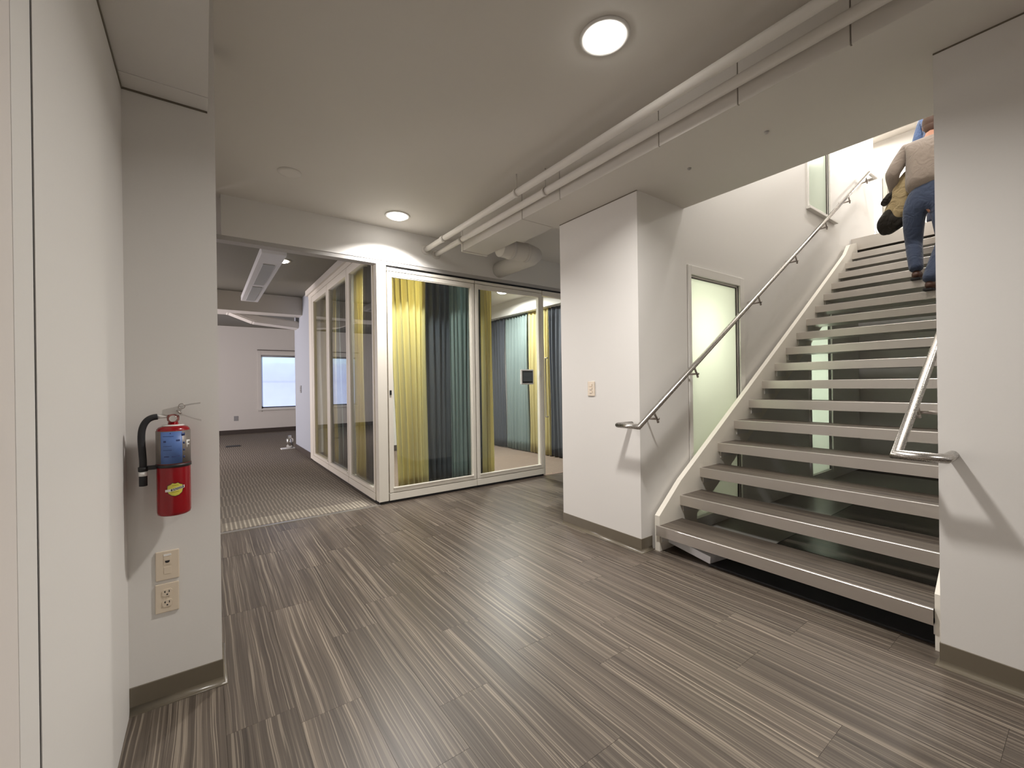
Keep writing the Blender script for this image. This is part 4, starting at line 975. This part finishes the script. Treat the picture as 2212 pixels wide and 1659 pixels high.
def person(name, label, J, shirt, trousers, shoe_mat, hair_mat, gaze=(1, 0, 0.05)):
    """J: joints in world space; one continuous body with clothes over it"""
    root = thing(name, label, 'person', (J['pelvis'][0], J['pelvis'][1], min(J['toeL'][2], J['toeR'][2])-0.02))
    V, E, R = [], [], []
    def add(p, r, link=None):
        V.append(tuple(p)); R.append(r)
        if link is not None: E.append((link, len(V)-1))
        return len(V)-1
    def mid(a, b, t): return tuple(Vector(J[a]).lerp(Vector(J[b]), t))
    pe = add(J['pelvis'], (0.115, 0.145)); wa = add(J['waist'], (0.10, 0.13), pe); ch = add(J['chest'], (0.12, 0.16), wa)
    ne0 = add(J['neck'], (0.06, 0.065), ch); ne1 = add(J['skull'], (0.055, 0.055), ne0)
    for s in 'LR':
        sh_ = add(J['sho'+s], 0.058, ch); el = add(J['elb'+s], 0.040, sh_); wr_ = add(J['wri'+s], 0.026, el); pa = add(J['palm'+s], (0.020, 0.034), wr_)
        hd_ = (Vector(J['palm'+s])-Vector(J['wri'+s])).normalized(); sd = Vector(J.get('side'+s, (0, 0, 1))).normalized(); cu = Vector(J.get('curl'+s, (0.3, -0.5, -0.4)))
        for q, ln in ((-1.0, 0.072), (-0.35, 0.082), (0.35, 0.076), (1.0, 0.060)):
            chn = finger_chain(Vector(J['palm'+s])+hd_*0.03+sd*q*0.024, hd_, sd, ln, cu); last = pa
            for k, p in enumerate(chn): last = add(p, 0.0085-0.0007*k, last)
        chn = finger_chain(Vector(J['wri'+s])+hd_*0.03-sd*0.028, hd_*0.7-sd*0.7, sd, 0.055, cu); last = pa
        for k, p in enumerate(chn[:3]): last = add(p, 0.0095-0.0006*k, last)
        hi = add(J['hip'+s], 0.088, pe); kn = add(J['knee'+s], 0.055, hi); cf = add(mid('knee'+s, 'ank'+s, 0.35), 0.056, kn); an = add(J['ank'+s], 0.036, cf); to = add(J['toe'+s], (0.030, 0.038), an)
    body_ = skin_body('body', V, E, R, pe, 'skin', root, 1)
    # head: skull, jaw, nose, ears joined as one surface with a face
    hb = B(); hc = Vector(J['head']); fw = Vector(gaze).normalized(); lf_ = Vector((0, 0, 1)).cross(fw).normalized(); upv = fw.cross(lf_)
    rm = Matrix((fw, lf_, upv)).transposed()
    ellipsoid(hb, hc, (0.098, 0.076, 0.118), rm, 24, 16); ellipsoid(hb, hc+fw*0.03-upv*0.055, (0.060, 0.055, 0.062), rm)
    ellipsoid(hb, hc+fw*0.098-upv*0.015, (0.018, 0.013, 0.024), rm, 12, 8)
    for sgn in (1, -1): ellipsoid(hb, hc+lf_*sgn*0.077-upv*0.008-fw*0.008, (0.020, 0.009, 0.032), rm, 12, 8)
    ellipsoid(hb, hc+fw*0.082-upv*0.060, (0.010, 0.024, 0.007), rm, 12, 8)
    head = obj('head', hb, 'skin', root, fix=False)
    eb = B()
    for sgn in (1, -1): ellipsoid(eb, hc+fw*0.084+lf_*sgn*0.031+upv*0.004, (0.012, 0.014, 0.010), rm, 12, 8)
    obj('eyes', eb, 'white', head, fix=False)
    hh = B(); ellipsoid(hh, hc-fw*0.012+upv*0.016, (0.104, 0.084, 0.116), rm, 24, 16); ellipsoid(hh, hc-fw*0.05-upv*0.03, (0.062, 0.070, 0.080), rm)
    bmesh.ops.delete(hh, geom=[v for v in hh.verts if (v.co-hc).dot(fw) > 0.045 and (v.co-hc).dot(upv) < 0.06], context='VERTS')
    obj('hair', hh, hair_mat, head, fix=False)
    # shirt
    V, E, R = [], [], []
    a0 = add(mid('waist', 'pelvis', 0.85), (0.185, 0.20)); a1 = add(J['waist'], (0.19, 0.20), a0); a2 = add(mid('waist', 'chest', 0.5), (0.195, 0.205), a1); a3 = add(J['chest'], (0.19, 0.20), a2); a4 = add(mid('chest', 'neck', 0.72), (0.085, 0.10), a3)
    for s in 'LR':
        b0 = add(J['sho'+s], 0.088, a3); b1 = add(mid('sho'+s, 'elb'+s, 0.5), 0.076, b0); b2 = add(J['elb'+s], 0.068, b1); b3 = add(mid('elb'+s, 'wri'+s, 0.5), 0.050, b2); b4 = add(mid('elb'+s, 'wri'+s, 0.92), 0.038, b3)
    skin_body('shirt', V, E, R, a0, shirt, root, 2)
    V, E, R = [], [], []
    t0 = add(mid('pelvis', 'waist', 0.75), (0.126, 0.172)); t1 = add(J['pelvis'], (0.132, 0.180), t0)
    for s in 'LR':
        b0 = add(J['hip'+s], 0.108, t1); b1 = add(mid('hip'+s, 'knee'+s, 0.5), 0.092, b0); b2 = add(J['knee'+s], 0.074, b1); b3 = add(mid('knee'+s, 'ank'+s, 0.45), 0.070, b2); b4 = add(mid('knee'+s, 'ank'+s, 0.9), 0.062, b3); b5 = add(mid('knee'+s, 'ank'+s, 1.08), 0.064, b4)
    skin_body('trousers', V, E, R, t1, trousers, root, 2)
    for s in 'LR':
        an, to = Vector(J['ank'+s]), Vector(J['toe'+s]); d = (to-an); d.z = 0; d.normalize(); zb = J['toe'+s][2]-0.034
        Vs = [tuple(Vector((an.x, an.y, zb+0.040))-d*0.050), tuple(Vector((an.x, an.y, zb+0.050))+d*0.03), tuple(Vector((to.x, to.y, zb+0.034))), tuple(Vector((to.x, to.y, zb+0.028))+d*0.05), (an.x, an.y, zb+0.105)]
        so = skin_body('shoe', Vs, [(0, 1), (1, 2), (2, 3), (1, 4)], [(0.040, 0.036), (0.045, 0.044), (0.042, 0.034), (0.034, 0.024), 0.046], 1, shoe_mat, root, 2)
        so_b = B(); prism(so_b, [(0, 0)]*0 or [(an.x-d.x*0.075+q[0]*d.x-q[1]*d.y, an.y-d.y*0.075+q[0]*d.y+q[1]*d.x) for q in ((0, -.028), (.03, -.038), (.12, -.036), (.19, -.046), (.25, -.036), (.272, 0), (.25, .036), (.19, .046), (.12, .036), (.03, .038), (0, .028))], 2, zb-0.002, zb+0.014); obj('sole', so_b, 'rubber', so)
    return root
X0, Y0_ = 6.02, 1.045
zl, zr_ = ZN[12], ZN[11]
J1 = dict(pelvis=(X0, Y0_, 3.13), waist=(X0+0.06, Y0_+0.005, 3.33), chest=(X0+0.14, Y0_, 3.60), neck=(X0+0.19, Y0_-0.01, 3.80), skull=(X0+0.22, Y0_-0.01, 3.87), head=(X0+0.25, Y0_-0.01, 3.945),
          shoL=(X0+0.13, Y0_+0.19, 3.70), elbL=(X0+0.0, Y0_+0.275, 3.45), wriL=(X0+0.16, Y0_+0.29, 3.28), palmL=(X0+0.21, Y0_+0.28, 3.21), sideL=(0.3, 1, 0), curlL=(0.2, -0.4, -0.5),
          shoR=(X0+0.15, Y0_-0.20, 3.70), elbR=(X0+0.12, Y0_-0.30, 3.43), wriR=(X0+0.33, Y0_-0.31, 3.33), palmR=(X0+0.40, Y0_-0.31, 3.32), sideR=(0, 0, 1), curlR=(0.2, 0.5, -0.3),
          hipL=(X0+0.0, Y0_+0.105, 3.04), kneeL=(X0+0.10, Y0_+0.125, 2.69), ankL=(X0-0.03, Y0_+0.085, zl+0.115), toeL=(X0+0.13, Y0_+0.095, zl+0.036),
          hipR=(X0-0.0, Y0_-0.105, 3.04), kneeR=(X0-0.02, Y0_-0.135, 2.63), ankR=(X0-0.30, Y0_-0.06, zr_+0.115), toeR=(X0-0.13, Y0_-0.07, zr_+0.036))
person('person', 'person in taupe sweater and jeans climbing the stairs with a jacket', J1, 'sweater', 'denim', 'leather', 'hair')
X2, Y2 = 7.72, 1.20
Z2 = 3.19
J2 = dict(pelvis=(X2, Y2, Z2+0.95), waist=(X2+0.02, Y2, Z2+1.12), chest=(X2+0.03, Y2, Z2+1.34), neck=(X2+0.04, Y2, Z2+1.52), skull=(X2+0.05, Y2, Z2+1.57), head=(X2+0.06, Y2, Z2+1.66),
          shoL=(X2+0.02, Y2+0.18, Z2+1.43), elbL=(X2-0.0, Y2+0.23, Z2+1.14), wriL=(X2+0.10, Y2+0.22, Z2+0.92), palmL=(X2+0.12, Y2+0.22, Z2+0.84), sideL=(1, 0, 0), curlL=(0, -0.5, 0),
          shoR=(X2+0.02, Y2-0.18, Z2+1.43), elbR=(X2-0.0, Y2-0.23, Z2+1.14), wriR=(X2+0.10, Y2-0.22, Z2+0.92), palmR=(X2+0.12, Y2-0.22, Z2+0.84), sideR=(1, 0, 0), curlR=(0, 0.5, 0),
          hipL=(X2, Y2+0.09, Z2+0.88), kneeL=(X2+0.06, Y2+0.09, Z2+0.48), ankL=(X2-0.02, Y2+0.09, Z2+0.115), toeL=(X2+0.14, Y2+0.10, Z2+0.036),
          hipR=(X2, Y2-0.09, Z2+0.88), kneeR=(X2+0.0, Y2-0.09, Z2+0.48), ankR=(X2-0.08, Y2-0.09, Z2+0.115), toeR=(X2+0.08, Y2-0.10, Z2+0.036))
person('person', 'person in blue shirt ahead on the landing, mostly hidden by the climber', J2, 'blue_shirt', 'denim_dark', 'leather', 'hair')
# jacket carried over the left forearm
def drape(name, rows, mat, parent, seg=14):
    bm = B(); rings = []; rnd = random.Random(3)
    for j, (c, rx, ry, rot) in enumerate(rows):
        ring = []
        for k in range(seg):
            a = 2*PI*k/seg; w = 1+0.20*math.sin(3*a+j*0.6)+0.10*math.sin(5*a-j)+0.10*rnd.uniform(-1, 1)
            u, v = rx*w*math.cos(a), ry*w*math.sin(a)
            ring.append(bm.verts.new((c[0]+u*math.cos(rot)-v*math.sin(rot), c[1]+u*math.sin(rot)+v*math.cos(rot), c[2]+0.012*rnd.uniform(-1, 1))))
        rings.append(ring)
    for j in range(len(rings)-1):
        for k in range(seg):
            f = bm.faces.new([rings[j][k], rings[j][(k+1) % seg], rings[j+1][(k+1) % seg], rings[j+1][k]]); f.smooth = True
    bm.faces.new(rings[0]); bm.faces.new(rings[-1])
    o = obj(name, bm, mat, parent); s = o.modifiers.new('sub', 'SUBSURF'); s.levels = 1; s.render_levels = 2
    return o
jx, jy = X0+0.13, Y0_+0.235
jk = thing('jacket', 'tan and dark jacket hanging from the climbing person\'s left arm', 'jacket', (jx, jy, 2.9))
drape('tan_body', [((jx+0.02, jy-0.06, 3.50), 0.03, 0.02, 0), ((jx+0.01, jy-0.06, 3.47), 0.06, 0.04, 0), ((jx, jy-0.045, 3.40), 0.08, 0.06, 0), ((jx-0.01, jy-0.03, 3.34), 0.09, 0.07, 0), ((jx-0.01, jy-0.01, 3.26), 0.10, 0.085, 0.1), ((jx, jy+0.0, 3.15), 0.10, 0.11, 0.2), ((jx, jy+0.01, 3.05), 0.09, 0.13, 0.2), ((jx, jy+0.0, 2.99), 0.07, 0.12, 0.2), ((jx, jy+0.0, 2.97), 0.04, 0.08, 0.2)], 'tan', jk)
drape('dark_hem', [((jx-0.02, jy+0.07, 3.13), 0.05, 0.05, 0), ((jx-0.02, jy+0.08, 3.06), 0.08, 0.09, 0), ((jx-0.02, jy+0.07, 2.99), 0.09, 0.12, 0.1), ((jx-0.01, jy+0.07, 2.93), 0.07, 0.13, 0.1), ((jx, jy+0.10, 2.88), 0.05, 0.07, 0), ((jx, jy+0.11, 2.86), 0.02, 0.03, 0)], 'jacket_dark', jk)
drape('dark_collar', [((jx-0.05, jy+0.06, 3.30), 0.03, 0.03, 0), ((jx-0.05, jy+0.07, 3.25), 0.05, 0.06, 0), ((jx-0.05, jy+0.10, 3.20), 0.045, 0.055, 0), ((jx-0.04, jy+0.12, 3.17), 0.02, 0.03, 0)], 'jacket_dark', jk)
drape('dark_cuff', [((jx-0.02, jy-0.09, 2.99), 0.04, 0.04, 0), ((jx-0.02, jy-0.09, 2.92), 0.05, 0.05, 0), ((jx-0.02, jy-0.08, 2.87), 0.05, 0.06, 0), ((jx-0.02, jy-0.07, 2.85), 0.02, 0.03, 0)], 'denim_dark', jk)
bpy.context.view_layer.update()
